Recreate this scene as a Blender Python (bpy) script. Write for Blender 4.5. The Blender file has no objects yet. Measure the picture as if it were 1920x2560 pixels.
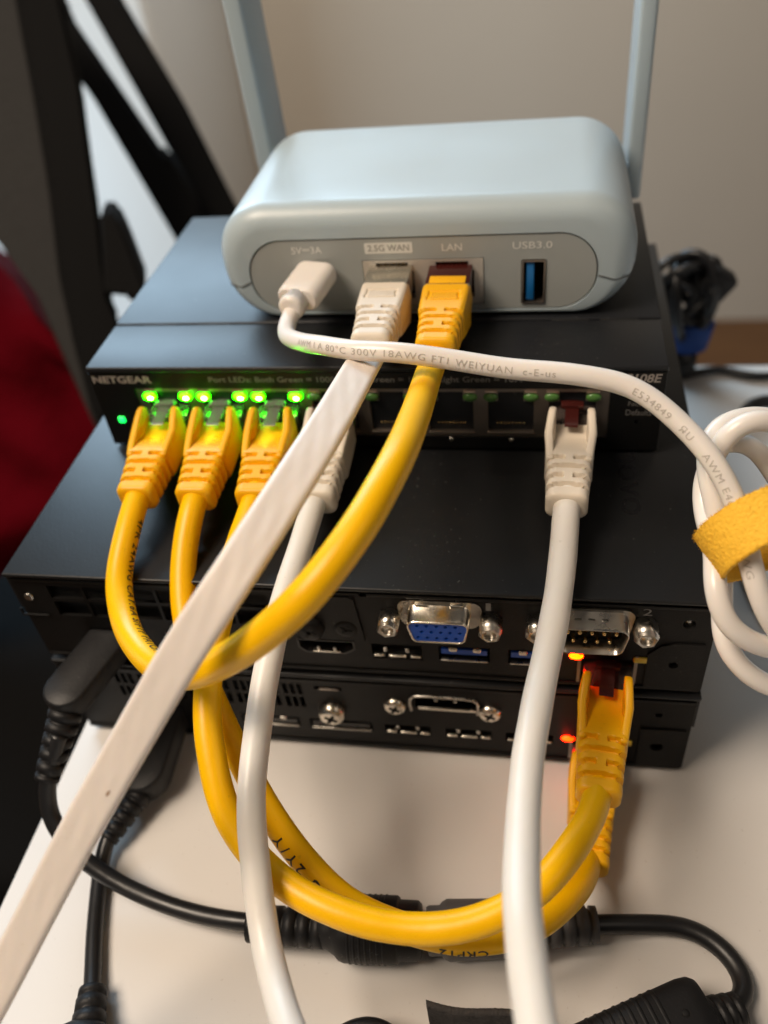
import bpy, bmesh, math, random
from math import sin, cos, pi, radians, exp
from mathutils import Vector, Matrix, noise
random.seed(7)
S = 0.001                      # authored in millimetres, built in metres
C = bpy.context.scene.collection
scn = bpy.context.scene

# ------------------------------------------------------------------ camera
cd = bpy.data.cameras.new('camera'); cam = bpy.data.objects.new('camera', cd); C.objects.link(cam)
cam.location = (0.04635, -0.13786, 0.22135)
cam.rotation_euler = (0.8398, 0.0966, 0.1450)
cd.sensor_fit = 'VERTICAL'; cd.sensor_height = 36; cd.sensor_width = 27
cd.lens = 30.19; cd.clip_start = 0.004; cd.clip_end = 20
cd.dof.use_dof = True; cd.dof.focus_distance = 0.192; cd.dof.aperture_fstop = 9
scn.camera = cam

# ------------------------------------------------------------------ world and lamps (indoors)
w = bpy.data.worlds.new('World'); scn.world = w; w.use_nodes = True
bg = w.node_tree.nodes['Background']; bg.inputs[0].default_value = (0.80, 0.74, 0.68, 1); bg.inputs[1].default_value = 0.07
def area(name, loc, target, sx, sy, power, col, spread=180):
    l = bpy.data.lights.new(name, 'AREA'); l.shape = 'RECTANGLE'; l.size = sx; l.size_y = sy
    l.energy = power; l.color = col; l.spread = radians(spread)
    o = bpy.data.objects.new(name, l); C.objects.link(o); o.location = loc
    o.rotation_euler = (Vector(target) - Vector(loc)).to_track_quat('-Z', 'Y').to_euler()
    return o
# cool daylight from the window behind left, warm room lamp above and in front, added cool and warm fills for the far wall
area('window_and_fill_light', (-0.62, 1.42, 0.82), (-0.1, 0.1, 0.1), 1.35, 1.0, 42, (0.57, 0.80, 1.0))
area('window_and_fill_light', (-1.10, 0.40, -0.30), (-0.6, 1.3, -0.45), 0.6, 0.7, 7, (0.70, 0.87, 1.0))  # added fill, no window here; brightens the cupboard front and wall
area('ceiling_and_fill_lamp', (-0.46, -0.24, 0.92), (0.0, -0.02, 0.05), 0.42, 0.42, 11.8, (1.0, 0.83, 0.66))
area('ceiling_and_fill_lamp', (1.1, -0.35, 1.2), (0.02, 0.1, 0.05), 0.5, 0.5, 1.2, (1.0, 0.84, 0.68))
area('ceiling_and_fill_lamp', (0.05, 0.55, 1.25), (-0.05, 1.5, 0.0), 0.4, 0.4, 4.6, (1.0, 0.86, 0.70), 120)  # added fill aimed at the wall to brighten it, not a ceiling fixture
scn.view_settings.view_transform = 'Standard'; scn.view_settings.look = 'None'
scn.view_settings.exposure = 0; scn.view_settings.gamma = 1
scn.cycles.max_bounces = 8

# ------------------------------------------------------------------ materials
def lin(r, g, b):
    f = lambda c: c/12.92 if c <= .04045 else ((c+.055)/1.055)**2.4
    return (f(r/255), f(g/255), f(b/255), 1)
def mat(name, col, rough=.5, metal=0, bump=0, bscale=800, var=0, vscale=60, spec=.5, sss=0, coat=0, emit=None, es=0, trans=0, ior=1.5, rvar=0, dust=0, dcol=(.35, .34, .32, 1)):
    m = bpy.data.materials.new(name); m.use_nodes = True; nt = m.node_tree; N = nt.nodes; L = nt.links
    p = N['Principled BSDF']
    p.inputs['Base Color'].default_value = col; p.inputs['Roughness'].default_value = rough
    p.inputs['Metallic'].default_value = metal; p.inputs['Specular IOR Level'].default_value = spec
    p.inputs['Coat Weight'].default_value = coat; p.inputs['Coat Roughness'].default_value = .12
    p.inputs['Transmission Weight'].default_value = trans; p.inputs['IOR'].default_value = ior
    if sss:
        p.inputs['Subsurface Weight'].default_value = sss; p.inputs['Subsurface Radius'].default_value = (.0012, .0007, .0003)
        p.inputs['Subsurface Scale'].default_value = 1
    if emit: p.inputs['Emission Color'].default_value = emit; p.inputs['Emission Strength'].default_value = es
    tc = N.new('ShaderNodeTexCoord')
    if var or rvar:
        n = N.new('ShaderNodeTexNoise'); n.inputs['Scale'].default_value = vscale; n.inputs['Detail'].default_value = 6
        L.new(tc.outputs['Object'], n.inputs['Vector'])
        if var:
            mx = N.new('ShaderNodeMix'); mx.data_type = 'RGBA'
            a = [max(0, c*(1-var)) for c in col[:3]]+[1]; b = [min(1, c*(1+var)) for c in col[:3]]+[1]
            mx.inputs[6].default_value = a; mx.inputs[7].default_value = b
            L.new(n.outputs['Fac'], mx.inputs[0]); L.new(mx.outputs[2], p.inputs['Base Color'])
        if rvar:
            mr = N.new('ShaderNodeMapRange'); mr.inputs[1].default_value = .3; mr.inputs[2].default_value = .7
            mr.inputs[3].default_value = max(.02, rough-rvar); mr.inputs[4].default_value = rough+rvar
            L.new(n.outputs['Fac'], mr.inputs[0]); L.new(mr.outputs[0], p.inputs['Roughness'])
    if dust:
        nd = N.new('ShaderNodeTexNoise'); nd.inputs['Scale'].default_value = 900; nd.inputs['Detail'].default_value = 2
        nl = N.new('ShaderNodeTexNoise'); nl.inputs['Scale'].default_value = 28; nl.inputs['Detail'].default_value = 4
        L.new(tc.outputs['Object'], nd.inputs['Vector']); L.new(tc.outputs['Object'], nl.inputs['Vector'])
        ad = N.new('ShaderNodeMath'); ad.operation = 'MULTIPLY_ADD'; ad.inputs[1].default_value = .35; L.new(nl.outputs['Fac'], ad.inputs[0]); L.new(nd.outputs['Fac'], ad.inputs[2])
        mr2 = N.new('ShaderNodeMapRange'); mr2.inputs[1].default_value = .885; mr2.inputs[2].default_value = .96; mr2.inputs[3].default_value = 0; mr2.inputs[4].default_value = dust
        L.new(ad.outputs[0], mr2.inputs[0])
        md = N.new('ShaderNodeMix'); md.data_type = 'RGBA'; md.inputs[6].default_value = col; md.inputs[7].default_value = dcol
        if p.inputs['Base Color'].links: L.new(p.inputs['Base Color'].links[0].from_socket, md.inputs[6])
        L.new(mr2.outputs[0], md.inputs[0]); L.new(md.outputs[2], p.inputs['Base Color'])
    if bump:
        n2 = N.new('ShaderNodeTexNoise'); n2.inputs['Scale'].default_value = bscale; n2.inputs['Detail'].default_value = 4
        L.new(tc.outputs['Object'], n2.inputs['Vector'])
        bn = N.new('ShaderNodeBump'); bn.inputs['Strength'].default_value = 1; bn.inputs['Distance'].default_value = bump*S
        L.new(n2.outputs['Fac'], bn.inputs['Height']); L.new(bn.outputs[0], p.inputs['Normal'])
    return m
M = {}
M['yellow'] = mat('yellow_pvc', (0.90, 0.49, 0.0, 1), .36, dust=.16, dcol=(.2, .12, .02, 1), bump=.2, bscale=110, var=.06, vscale=90, sss=.12, spec=.32)
M['yellow_boot'] = mat('yellow_boot_plastic', (0.88, 0.445, 0.0, 1), .45, bump=.03, bscale=2500, var=.05, sss=.04, dust=.12, dcol=(.3, .15, .02, 1))
M['white'] = mat('white_pvc', (0.76, 0.72, 0.66, 1), .36, dust=.18, dcol=(.3, .26, .2, 1), bump=.22, bscale=120, var=.03, vscale=90, sss=.1)
M['white_boot'] = mat('white_boot_plastic', (0.72, 0.64, 0.53, 1), .45, bump=.03, bscale=2500, var=.03, sss=.03, dust=.15)
M['usb_white'] = mat('glossy_white_pvc', (0.80, 0.75, 0.70, 1), .27, bump=.08, bscale=150, var=.02, sss=.12)
M['black_pvc'] = mat('black_pvc', (0.012, 0.012, 0.013, 1), .36, bump=.1, bscale=260, rvar=.08)
M['black_rubber'] = mat('black_rubber', (0.008, 0.008, 0.009, 1), .5, spec=.35, bump=.05, bscale=1800, rvar=.06, dust=.12)
M['grey_rubber'] = mat('grey_rubber', (0.075, 0.072, 0.074, 1), .5, bump=.05, bscale=1800)
M['pc'] = mat('black_painted_steel', (0.009, 0.0095, 0.0105, 1), .38, spec=.36, dust=.16, bump=.035, bscale=1600, rvar=.05, vscale=14)
M['pc_back'] = mat('black_steel_panel', (0.0052, 0.0047, 0.0044, 1), .5, spec=.2, dust=.05, bump=.05, bscale=1500, rvar=.06, vscale=60)
M['pc_plastic'] = mat('black_plastic', (0.010, 0.0095, 0.0095, 1), .45, bump=.02, bscale=2200)
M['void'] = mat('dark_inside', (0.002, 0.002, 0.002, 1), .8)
M['switch'] = mat('dark_grey_metal_case', (0.012, 0.013, 0.0155, 1), .42, spec=.36, dust=.16, bump=.03, bscale=1500, rvar=.04, vscale=20)
M['switch_face'] = mat('black_switch_face', (0.004, 0.004, 0.004, 1), .42, spec=.35, bump=.03, bscale=1800)
M['jackmetal'] = mat('dull_tinned_metal', (0.34, 0.29, 0.25, 1), .42, metal=1, bump=.03, bscale=900, rvar=.1)
M['copper'] = mat('tinned_copper_tab', (0.80, 0.62, 0.50, 1), .3, metal=1)
M['nickel'] = mat('bright_nickel', (0.72, 0.67, 0.58, 1), .24, metal=1, bump=.03, bscale=600, rvar=.08, vscale=200)
M['steel'] = mat('zinc_steel', (0.52, 0.49, 0.44, 1), .3, metal=1, bump=.04, bscale=500, rvar=.1, vscale=200)
M['gold'] = mat('gold_contact', (0.85, 0.62, 0.28, 1), .25, metal=1)
M['router'] = mat('pale_blue_grey_plastic', (0.41, 0.49, 0.53, 1), .34, bump=.03, bscale=2200, var=.02, vscale=40, sss=.05, rvar=.05, dust=.1)
M['router_panel'] = mat('grey_port_panel', (0.34, 0.36, 0.35, 1), .45, bump=.018, bscale=2600)
M['router_jack'] = mat('pale_jack_shell', (0.62, 0.59, 0.54, 1), .38, metal=.55)
M['print_light'] = mat('pale_print', (0.70, 0.70, 0.66, 1), .5)
M['print_white'] = mat('grey_white_print', (0.33, 0.29, 0.26, 1), .5)
M['print_dim'] = mat('dim_print', (0.16, 0.15, 0.14, 1), .5)
M['print_knock'] = mat('knocked_out_print', (0.27, 0.27, 0.25, 1), .5)
M['print_black'] = mat('black_ink', (0.03, 0.02, 0.012, 1), .5)
M['print_grey'] = mat('grey_ink', (0.46, 0.42, 0.37, 1), .5)
M['blue'] = mat('blue_plastic', (0.008, 0.07, 0.42, 1), .42)
M['usb_blue'] = mat('bright_blue_plastic', (0.008, 0.16, 0.46, 1), .35)
M['clear'] = mat('smoky_clear_plastic', (0.22, 0.17, 0.15, 1), .12, trans=.75, ior=1.45)
M['amber'] = mat('maroon_clear_plastic', (0.085, 0.016, 0.013, 1), .18, trans=.45, ior=1.45)
M['frosted_green_lit'] = mat('frosted_green_lit_plastic', (0.30, 0.34, 0.26, 1), .25, trans=.6, ior=1.45)  # green light of the port lamps is put into this latch colour
M['yellow_inner'] = mat('yellow_inner_jacket', (0.80, 0.40, 0.01, 1), .4)
M['green_on'] = mat('green_led_lit', (0.1, 0.9, 0.02, 1), .4, emit=(0.012, 1.0, 0.0, 1), es=45)
M['green_pwr'] = mat('green_power_led_lit', (0.1, 0.9, 0.1, 1), .4, emit=(0.0, 1.0, 0.10, 1), es=3)
M['green_core'] = mat('green_led_core', (0.8, 1, 0.3, 1), .4, emit=(.75, 1.0, .22, 1), es=40)
M['green_off'] = mat('green_led_unlit', (0.07, 0.18, 0.04, 1), .3)
M['orange_on'] = mat('orange_led_lit', (1, .3, .02, 1), .4, emit=(1.0, 0.014, 0.0, 1), es=60)
M['red_on'] = mat('red_led_lit', (1, .2, .02, 1), .4, emit=(1.0, 0.008, 0.0, 1), es=30)
M['amber_off'] = mat('amber_led_unlit', (0.80, 0.55, 0.05, 1), .3)
M['table'] = mat('white_laminate', (0.68, 0.655, 0.625, 1), .42, dust=.25, dcol=(.3, .24, .18, 1), bump=.02, bscale=900, var=.03, vscale=9, rvar=.05)
M['wall'] = mat('warm_grey_wall', (0.53, 0.48, 0.41, 1), .8, bump=.4, bscale=150, var=.04, vscale=4)
M['velcro'] = mat('yellow_hook_fabric', (0.88, 0.49, 0.03, 1), .8, bump=.45, bscale=1300, var=.12, vscale=900)
M['velcro_black'] = mat('black_hook_fabric', (0.03, 0.026, 0.024, 1), .85, bump=.5, bscale=1400, var=.3, vscale=900)
M['blue_tie'] = mat('blue_fabric_tie', (0.010, 0.055, 0.26, 1), .7, bump=.3, bscale=900)
M['mesh'] = mat('grey_chair_mesh', (0.032, 0.031, 0.030, 1), .9, spec=.15, bump=.8, bscale=500, var=.1, vscale=200)
M['chair'] = mat('black_chair_frame', (0.004, 0.0038, 0.0038, 1), .8, spec=.1)
M['red'] = mat('dark_red_cloth', (0.085, 0.0005, 0.004, 1), .9, spec=.05, bump=2, bscale=60, var=.25, vscale=14)
M['added_cabinet'] = mat('added_white_cabinet', (0.78, 0.80, 0.80, 1), .5)
M['emboss'] = mat('glossy_black_logo', (0.011, 0.011, 0.0125, 1), .2)
# wooden floor
def wood():
    m = bpy.data.materials.new('oak_planks'); m.use_nodes = True; N = m.node_tree.nodes; L = m.node_tree.links
    p = N['Principled BSDF']; tc = N.new('ShaderNodeTexCoord'); mp = N.new('ShaderNodeMapping'); mp.inputs['Scale'].default_value = (1.5, 14, 1)
    n = N.new('ShaderNodeTexNoise'); n.inputs['Scale'].default_value = 4; n.inputs['Detail'].default_value = 8
    r = N.new('ShaderNodeValToRGB'); r.color_ramp.elements[0].color = (0.07, 0.026, 0.008, 1); r.color_ramp.elements[1].color = (0.17, 0.075, 0.022, 1)
    L.new(tc.outputs['Object'], mp.inputs[0]); L.new(mp.outputs[0], n.inputs['Vector']); L.new(n.outputs['Fac'], r.inputs[0]); L.new(r.outputs[0], p.inputs['Base Color'])
    p.inputs['Roughness'].default_value = .45
    return m
M['wood'] = wood()
# flat cable: fine lengthwise mottling
M['flat'] = mat('ivory_flat_pvc', (0.76, 0.69, 0.63, 1), .45, dust=.12, dcol=(.4, .3, .2, 1), bump=.15, bscale=170, var=.02, vscale=140, sss=.12)

# ------------------------------------------------------------------ object helpers
class Thing:
    def __init__(s, name, label, cat, origin=(0, 0, 0), group=None, kind=None):
        s.o = Vector(origin); s.e = bpy.data.objects.new(name, None); s.e.empty_display_size = .01
        s.e.location = s.o*S; C.objects.link(s.e)
        s.e['label'] = label; s.e['category'] = cat
        if group: s.e['group'] = group
def finish(bm, me_name, m, sharp=35):
    for f in bm.faces: f.smooth = True
    lim = radians(sharp)
    for e in bm.edges:
        if len(e.link_faces) == 2:
            if e.calc_face_angle(0) > lim: e.smooth = False
    me = bpy.data.meshes.new(me_name); bm.to_mesh(me); bm.free()
    if isinstance(m, (list, tuple)):
        for x in m: me.materials.append(x)
    else: me.materials.append(m)
    return me
def part(name, bm, m, th, parent=None, sharp=35, kind=None, label=None):
    """bm in world mm; becomes a child of thing th (or of a part of it)"""
    bm.transform(Matrix.Scale(S, 4) @ Matrix.Translation(-th.o))
    ob = bpy.data.objects.new(name, finish(bm, name, m, sharp)); C.objects.link(ob)
    ob.parent = parent or th.e
    if kind: ob['kind'] = kind
    if label: ob['label'] = label
    return ob
def piece(name, me, loc, th, parent=None):
    """shared mesh (mm already scaled) placed at a world mm location"""
    ob = bpy.data.objects.new(name, me); C.objects.link(ob); ob.parent = parent or th.e
    ob.location = (Vector(loc)-th.o)*S
    return ob
def shared(bm, name, m, sharp=35):
    bm.transform(Matrix.Scale(S, 4)); return finish(bm, name, m, sharp)
def solo(name, bm, m, label, cat, group=None, kind=None, sharp=35):
    c = Vector((0, 0, 0)); bm.verts.ensure_lookup_table()
    xs = [v.co for v in bm.verts]
    c = Vector(((min(v.x for v in xs)+max(v.x for v in xs))/2, (min(v.y for v in xs)+max(v.y for v in xs))/2, min(v.z for v in xs)))
    bm.transform(Matrix.Scale(S, 4) @ Matrix.Translation(-c))
    ob = bpy.data.objects.new(name, finish(bm, name, m, sharp)); C.objects.link(ob); ob.location = c*S
    if kind: ob['kind'] = kind
    ob['label'] = label
    if kind != 'structure': ob['category'] = cat
    if group: ob['group'] = group
    return ob
BM = bmesh.new
def box(bm, a, b, r=0, seg=2, mtx=None):
    a, b = Vector(a), Vector(b); c = (a+b)/2; d = b-a
    g = bmesh.ops.create_cube(bm, size=1, matrix=Matrix.Translation(c) @ Matrix.Diagonal((*d, 1)))
    vs = g['verts']
    if r > 0:
        es = list({e for v in vs for e in v.link_edges})
        g2 = bmesh.ops.bevel(bm, geom=es, offset=r, segments=seg, affect='EDGES', profile=.5, clamp_overlap=True)
        vs = list({v for f in g2['faces'] for v in f.verts} | {v for v in vs if v.is_valid})
    if mtx is not None: bmesh.ops.transform(bm, matrix=mtx, verts=[v for v in vs if v.is_valid])
    return bm
def obox(c, half, ax, r=0, seg=2, bm=None):
    """box centred at c with half sizes along axes ax (3 vectors)"""
    bm = bm or BM(); X, Y, Z = [Vector(a).normalized() for a in ax]
    m = Matrix((X, Y, Z)).transposed().to_4x4(); m.translation = Vector(c)
    h = Vector(half); return box(bm, -h, h, r, seg, m)
def cyl(bm, p0, p1, r0, r1=None, n=24, cap=True, rot=0):
    r1 = r0 if r1 is None else r1
    p0, p1 = Vector(p0), Vector(p1); d = (p1-p0).normalized()
    u = d.orthogonal().normalized(); v = d.cross(u)
    A = [bm.verts.new(p0+(u*cos(2*pi*i/n+rot)+v*sin(2*pi*i/n+rot))*r0) for i in range(n)]
    B = [bm.verts.new(p1+(u*cos(2*pi*i/n+rot)+v*sin(2*pi*i/n+rot))*r1) for i in range(n)]
    for i in range(n): bm.faces.new((A[i], A[(i+1) % n], B[(i+1) % n], B[i]))
    if cap: bm.faces.new(A[::-1]); bm.faces.new(B)
    return bm
def loft(bm, rings, cap0=True, cap1=True, mi=0):
    R = [[bm.verts.new(p) for p in r] for r in rings]; n = len(R[0])
    for a, b in zip(R, R[1:]):
        for i in range(n):
            f = bm.faces.new((a[i], a[(i+1) % n], b[(i+1) % n], b[i])); f.material_index = mi
    if cap0: bm.faces.new(R[0][::-1])
    if cap1: bm.faces.new(R[-1])
    return bm
def lathe(bm, p0, axis, prof, n=28, flat=None):
    """profile list of (distance along axis, radius); flat=(u, ku, kv) squash"""
    p0 = Vector(p0); d = Vector(axis).normalized(); u = (Vector(flat[0]) if flat else d.orthogonal()).normalized()
    u = (u-d*u.dot(d)).normalized(); v = d.cross(u); ku, kv = (flat[1], flat[2]) if flat else (1, 1)
    rings = [[p0+d*s+(u*cos(2*pi*i/n)*ku+v*sin(2*pi*i/n)*kv)*r for i in range(n)] for s, r in prof]
    return loft(bm, rings)
def rrect(x0, x1, z0, z1, r, k=5):
    """rounded rectangle loop, counter-clockwise, list of (x, z)"""
    P = []
    for cx, cz, a0 in ((x1-r, z1-r, 0), (x0+r, z1-r, pi/2), (x0+r, z0+r, pi), (x1-r, z0+r, 3*pi/2)):
        for i in range(k+1):
            a = a0+pi/2*i/k; P.append((cx+r*cos(a), cz+r*sin(a)))
    return P
def rect(x0, x1, z0, z1): return [(x0, z0), (x1, z0), (x1, z1), (x0, z1)]
def circ(cx, cz, r, n=20): return [(cx+r*cos(2*pi*i/n), cz+r*sin(2*pi*i/n)) for i in range(n)]
def plate(outline, holes, y0, y1, bm=None, mtx=None):
    """plate in the XZ plane, front face at y0 (towards -Y), back at y1, with real holes"""
    own = BM(); loops = [outline]+list(holes); edges = []
    for lp in loops:
        vs = [own.verts.new((x, y0, z)) for x, z in lp]
        edges += [own.edges.new((vs[i], vs[(i+1) % len(vs)])) for i in range(len(vs))]
    bmesh.ops.triangle_fill(own, use_beauty=True, edges=edges)
    bmesh.ops.recalc_face_normals(own, faces=own.faces)
    for f in own.faces:
        if f.normal.y > 0: f.normal_flip()
    g = bmesh.ops.extrude_face_region(own, geom=list(own.faces))
    nv = [v for v in g['geom'] if isinstance(v, bmesh.types.BMVert)]
    # the extruded copy becomes the back
    for v in nv: v.co.y = y1
    bmesh.ops.recalc_face_normals(own, faces=own.faces)
    if mtx is not None: own.transform(mtx)
    if bm is None: return own
    me = bpy.data.meshes.new('tmp'); own.to_mesh(me); own.free(); bm.from_mesh(me); bpy.data.meshes.remove(me); return bm
def cavity(bm, x0, x1, z0, z1, y0, y1):
    """open-fronted inner box"""
    v = [bm.verts.new(p) for p in ((x0, y0, z0), (x1, y0, z0), (x1, y0, z1), (x0, y0, z1), (x0, y1, z0), (x1, y1, z0), (x1, y1, z1), (x0, y1, z1))]
    for q in ((0, 1, 5, 4), (1, 2, 6, 5), (2, 3, 7, 6), (3, 0, 4, 7), (4, 5, 6, 7)): bm.faces.new([v[i] for i in q])
    return bm
# ---- lettering turned into mesh (built-in font)
def text_bm(s, size, align='LEFT', shear=0, bold=0, spacing=1, depth=0, xs=1, lines=1):
    cu = bpy.data.curves.new('lettering', 'FONT'); cu.body = s; cu.size = size; cu.align_x = align
    cu.shear = shear; cu.offset = bold; cu.space_character = spacing; cu.extrude = depth; cu.resolution_u = 3; cu.space_line = lines
    ob = bpy.data.objects.new('lettering', cu); C.objects.link(ob)
    bpy.context.view_layer.update()
    me = ob.evaluated_get(bpy.context.evaluated_depsgraph_get()).to_mesh()
    bm = BM(); bm.from_mesh(me)
    bpy.data.objects.remove(ob); bpy.data.curves.remove(cu)
    if xs != 1: bm.transform(Matrix.Diagonal((xs, 1, 1, 1)))
    return bm
def fit(bm, width=None, height=None):
    xs = [v.co.x for v in bm.verts]; ys = [v.co.y for v in bm.verts]
    x0, x1, y0, y1 = min(xs), max(xs), min(ys), max(ys)
    kx = width/(x1-x0) if width else 1; ky = height/(y1-y0) if height else kx
    if not width: kx = ky
    for v in bm.verts: v.co.x = (v.co.x-x0)*kx; v.co.y = (v.co.y-y0)*ky
    return bm
def face_text(s, x0, x1, z0, z1, y, bold=0, shear=0):
    """text on a vertical face looking to -Y, filling the rectangle"""
    bm = fit(text_bm(s, 1, bold=bold, shear=shear), x1-x0, z1-z0)
    for v in bm.verts: v.co = Vector((x0+v.co.x, y, z0+v.co.y))
    return bm
# ---- splines and tubes
def spline(pts, step=.8, smooth=6, keep=2):
    P = [Vector(p) for p in pts]; P = [2*P[0]-P[1]]+P+[2*P[-1]-P[-2]]; out = []
    for i in range(1, len(P)-2):
        p0, p1, p2, p3 = P[i-1:i+3]
        t0 = 0; t1 = t0+(p1-p0).length**.5; t2 = t1+(p2-p1).length**.5; t3 = t2+(p3-p2).length**.5
        n = max(2, int((p2-p1).length/step))
        for k in range(n):
            t = t1+(t2-t1)*k/n
            A1 = (t1-t)/(t1-t0)*p0+(t-t0)/(t1-t0)*p1; A2 = (t2-t)/(t2-t1)*p1+(t-t1)/(t2-t1)*p2; A3 = (t3-t)/(t3-t2)*p2+(t-t2)/(t3-t2)*p3
            B1 = (t2-t)/(t2-t0)*A1+(t-t0)/(t2-t0)*A2; B2 = (t3-t)/(t3-t1)*A2+(t-t1)/(t3-t1)*A3
            out.append((t2-t)/(t2-t1)*B1+(t-t1)/(t2-t1)*B2)
    out.append(P[-2])
    for _ in range(smooth):
        o2 = list(out)
        for i in range(keep, len(out)-keep): o2[i] = out[i]*.5+(out[i-1]+out[i+1])*.25
        out = o2
    return out
def frames(path, up=Vector((0, -.6, .8))):
    T = [(path[min(i+1, len(path)-1)]-path[max(i-1, 0)]).normalized() for i in range(len(path))]
    out = []
    for p, t in zip(path, T):
        n = (up-t*up.dot(t))
        if n.length < .15: n = out[-1][2].copy() if out else t.orthogonal(); n = n-t*n.dot(t)
        n.normalize(); out.append((p, t, n, t.cross(n)))
    # smooth the normals so that no twist jumps occur
    for _ in range(8):
        N = [o[2] for o in out]
        for i in range(1, len(out)-1):
            n = N[i-1]+N[i]*2+N[i+1]; p, t = out[i][0], out[i][1]; n = (n-t*n.dot(t)).normalized(); out[i] = (p, t, n, t.cross(n))
    return out
def tube(path, r, n=20, up=Vector((0, -.6, .8)), lump=0, seed=0, round0=False):
    bm = BM(); fr = frames(path, up); rings = []
    for p, t, u, v in fr:
        rr = []
        for i in range(n):
            a = 2*pi*i/n; d = u*cos(a)+v*sin(a)
            k = r+(lump*noise.noise(Vector((p.x+seed, p.y, p.z))*.10+d*.6) if lump else 0)
            rr.append(p+d*k)
        rings.append(rr)
    loft(bm, rings); return bm
def tape(path, w, th, up, seed=0):
    """flat cable: rounded cross-section, slight surface ripple where the pairs lie"""
    bm = BM(); fr = frames(path, up); rings = []; L = 0; prev = None
    prof = []
    k = 5
    for i in range(k+1): a = -pi/2+pi*i/k; prof.append((w/2-th/2+th/2*cos(a), th/2*sin(a)))
    m = 14
    for i in range(1, m): prof.append((w/2-th/2-(w-th)*i/m, th/2))
    for i in range(k+1): a = pi/2+pi*i/k; prof.append((-w/2+th/2+th/2*cos(a), th/2*sin(a)))
    for i in range(1, m): prof.append((-w/2+th/2+(w-th)*i/m, -th/2))
    for p, t, u, v in fr:
        if prev is not None: L += (p-prev).length
        prev = p; rr = []
        for x, y in prof:
            e = max(0, 1-(abs(x)/(w/2-.5))**4)
            dy = .05*e*(sin(L*.55+x*1.9+seed)*.5+noise.noise(Vector((x*.55, L*.11, seed)))*1.3)*(1 if y > 0 else -1)
            rr.append(p+v*x*(1+.012*noise.noise(Vector((L*.05, 3, seed))))+u*(y+dy))
        rings.append(rr)
    loft(bm, rings); return bm
def wrap_text(s, path, start, height, r, up, phi0=0, flip=False, bold=.01, xs=1.0, spacing=1.15, off=.07):
    """letters laid on the surface of a round cable, start = arc length in mm, phi0 = angle round the cable"""
    bm = text_bm(s, height*1.38, bold=bold*height, spacing=spacing, xs=xs)
    for _ in range(2):
        es = [e for e in bm.edges if e.calc_length() > .7]
        if es: bmesh.ops.subdivide_edges(bm, edges=es, cuts=1)
    bmesh.ops.triangulate(bm, faces=bm.faces)
    fr = frames(path, up); acc = [0]
    for i in range(1, len(path)): acc.append(acc[-1]+(path[i]-path[i-1]).length)
    import bisect
    for v in bm.verts:
        x, y = v.co.x, v.co.y-height*.5
        if flip: x, y = -x, -y
        s_ = start+x; j = max(0, min(len(acc)-2, bisect.bisect(acc, s_)-1)); f = (s_-acc[j])/max(1e-6, acc[j+1]-acc[j]); f = max(0, min(1, f))
        p = fr[j][0].lerp(fr[j+1][0], f); n = fr[j][2].lerp(fr[j+1][2], f).normalized(); b = fr[j][3].lerp(fr[j+1][3], f).normalized()
        ph = phi0+y/r
        v.co = p+(n*cos(ph)-b*sin(ph))*(r+off)
    return bm

# ------------------------------------------------------------------ setting: floor, wall
bm = BM(); box(bm, (-4000, -2500, -760), (4000, 1800, -720)); solo('floor', bm, M['wood'], 'brown wooden floor far below and behind the table', '', kind='structure')
bm = BM(); box(bm, (-4000, 1500, -719.5), (4000, 1560, 2600)); solo('wall', bm, M['wall'], 'plain beige grey wall behind the stack, out of focus', '', kind='structure')
# ------------------------------------------------------------------ table
bm = BM(); box(bm, (-92, -520, -22), (900, 208, 0), 1.2, 3)
tt = Thing('table', 'white laminate table carrying the stacked boxes and cables', 'table', (400, -150, -720))
part('tabletop', bm, M['table'], tt)
for x in (-60, 860):
    for y in (-480, 170):
        bm = BM(); box(bm, (x-18, y-18, -719.6), (x+18, y+18, -22.2), 2); part('leg', bm, M['table'], tt)

# ------------------------------------------------------------------ mini computers
def hexnut(th, x, z, y=-5.2, r=2.9, group=None):
    bm = BM(); cyl(bm, (x, 0.2, z), (x, y+.6, z), r, r, 6, rot=pi/6)
    rot = pi/6; cyl(bm, (x, y+.6, z), (x, y, z), r, r*.86, 6, cap=False, rot=rot)
    # ring front with threaded bore
    d = Vector((0, -1, 0)); u = d.orthogonal().normalized(); v = d.cross(u)
    hexr = [Vector((x, y, z))+(u*cos(2*pi*i/24)+v*sin(2*pi*i/24))*(r*.86*cos(pi/6)/cos(((2*pi*i/24-rot) % (pi/3))-pi/6)) for i in range(24)]
    rings = [hexr]+[[Vector((x, yy, z))+(u*cos(2*pi*i/24)+v*sin(2*pi*i/24))*rr for i in range(24)] for yy, rr in
                    [(y, 1.75), (y+.3, 1.45), (y+.55, 1.62), (y+.8, 1.4), (y+1.05, 1.62), (y+1.3, 1.4), (y+1.55, 1.6), (y+1.8, 1.4), (y+2.05, 1.6), (y+4.2, 1.4)]]
    loft(bm, rings, cap0=False, cap1=True)
    return part('hex_standoff', bm, M['steel'], th, sharp=28)
def screw(th, x, z, r, m, y=-1.0, name='screw', cross=True):
    bm = BM(); lathe(bm, (x, .3, z), (0, -1, 0), [(0, r), (.5, r), (.3-y*.8, r*.9), (.3-y, r*.62), (.3-y+.02, .1)], 28)
    o = part(name, bm, m, th)
    if cross:
        bm = BM()
        for a in (pi/4+.3, -pi/4+.3):
            obox((x, y-.03, z), (r*.5, .12, r*.13), ((cos(a), 0, sin(a)), (0, 1, 0), (-sin(a), 0, cos(a))), bm=bm)
        part('cross_recess', bm, M['void'], th, parent=o)
    return o
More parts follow.
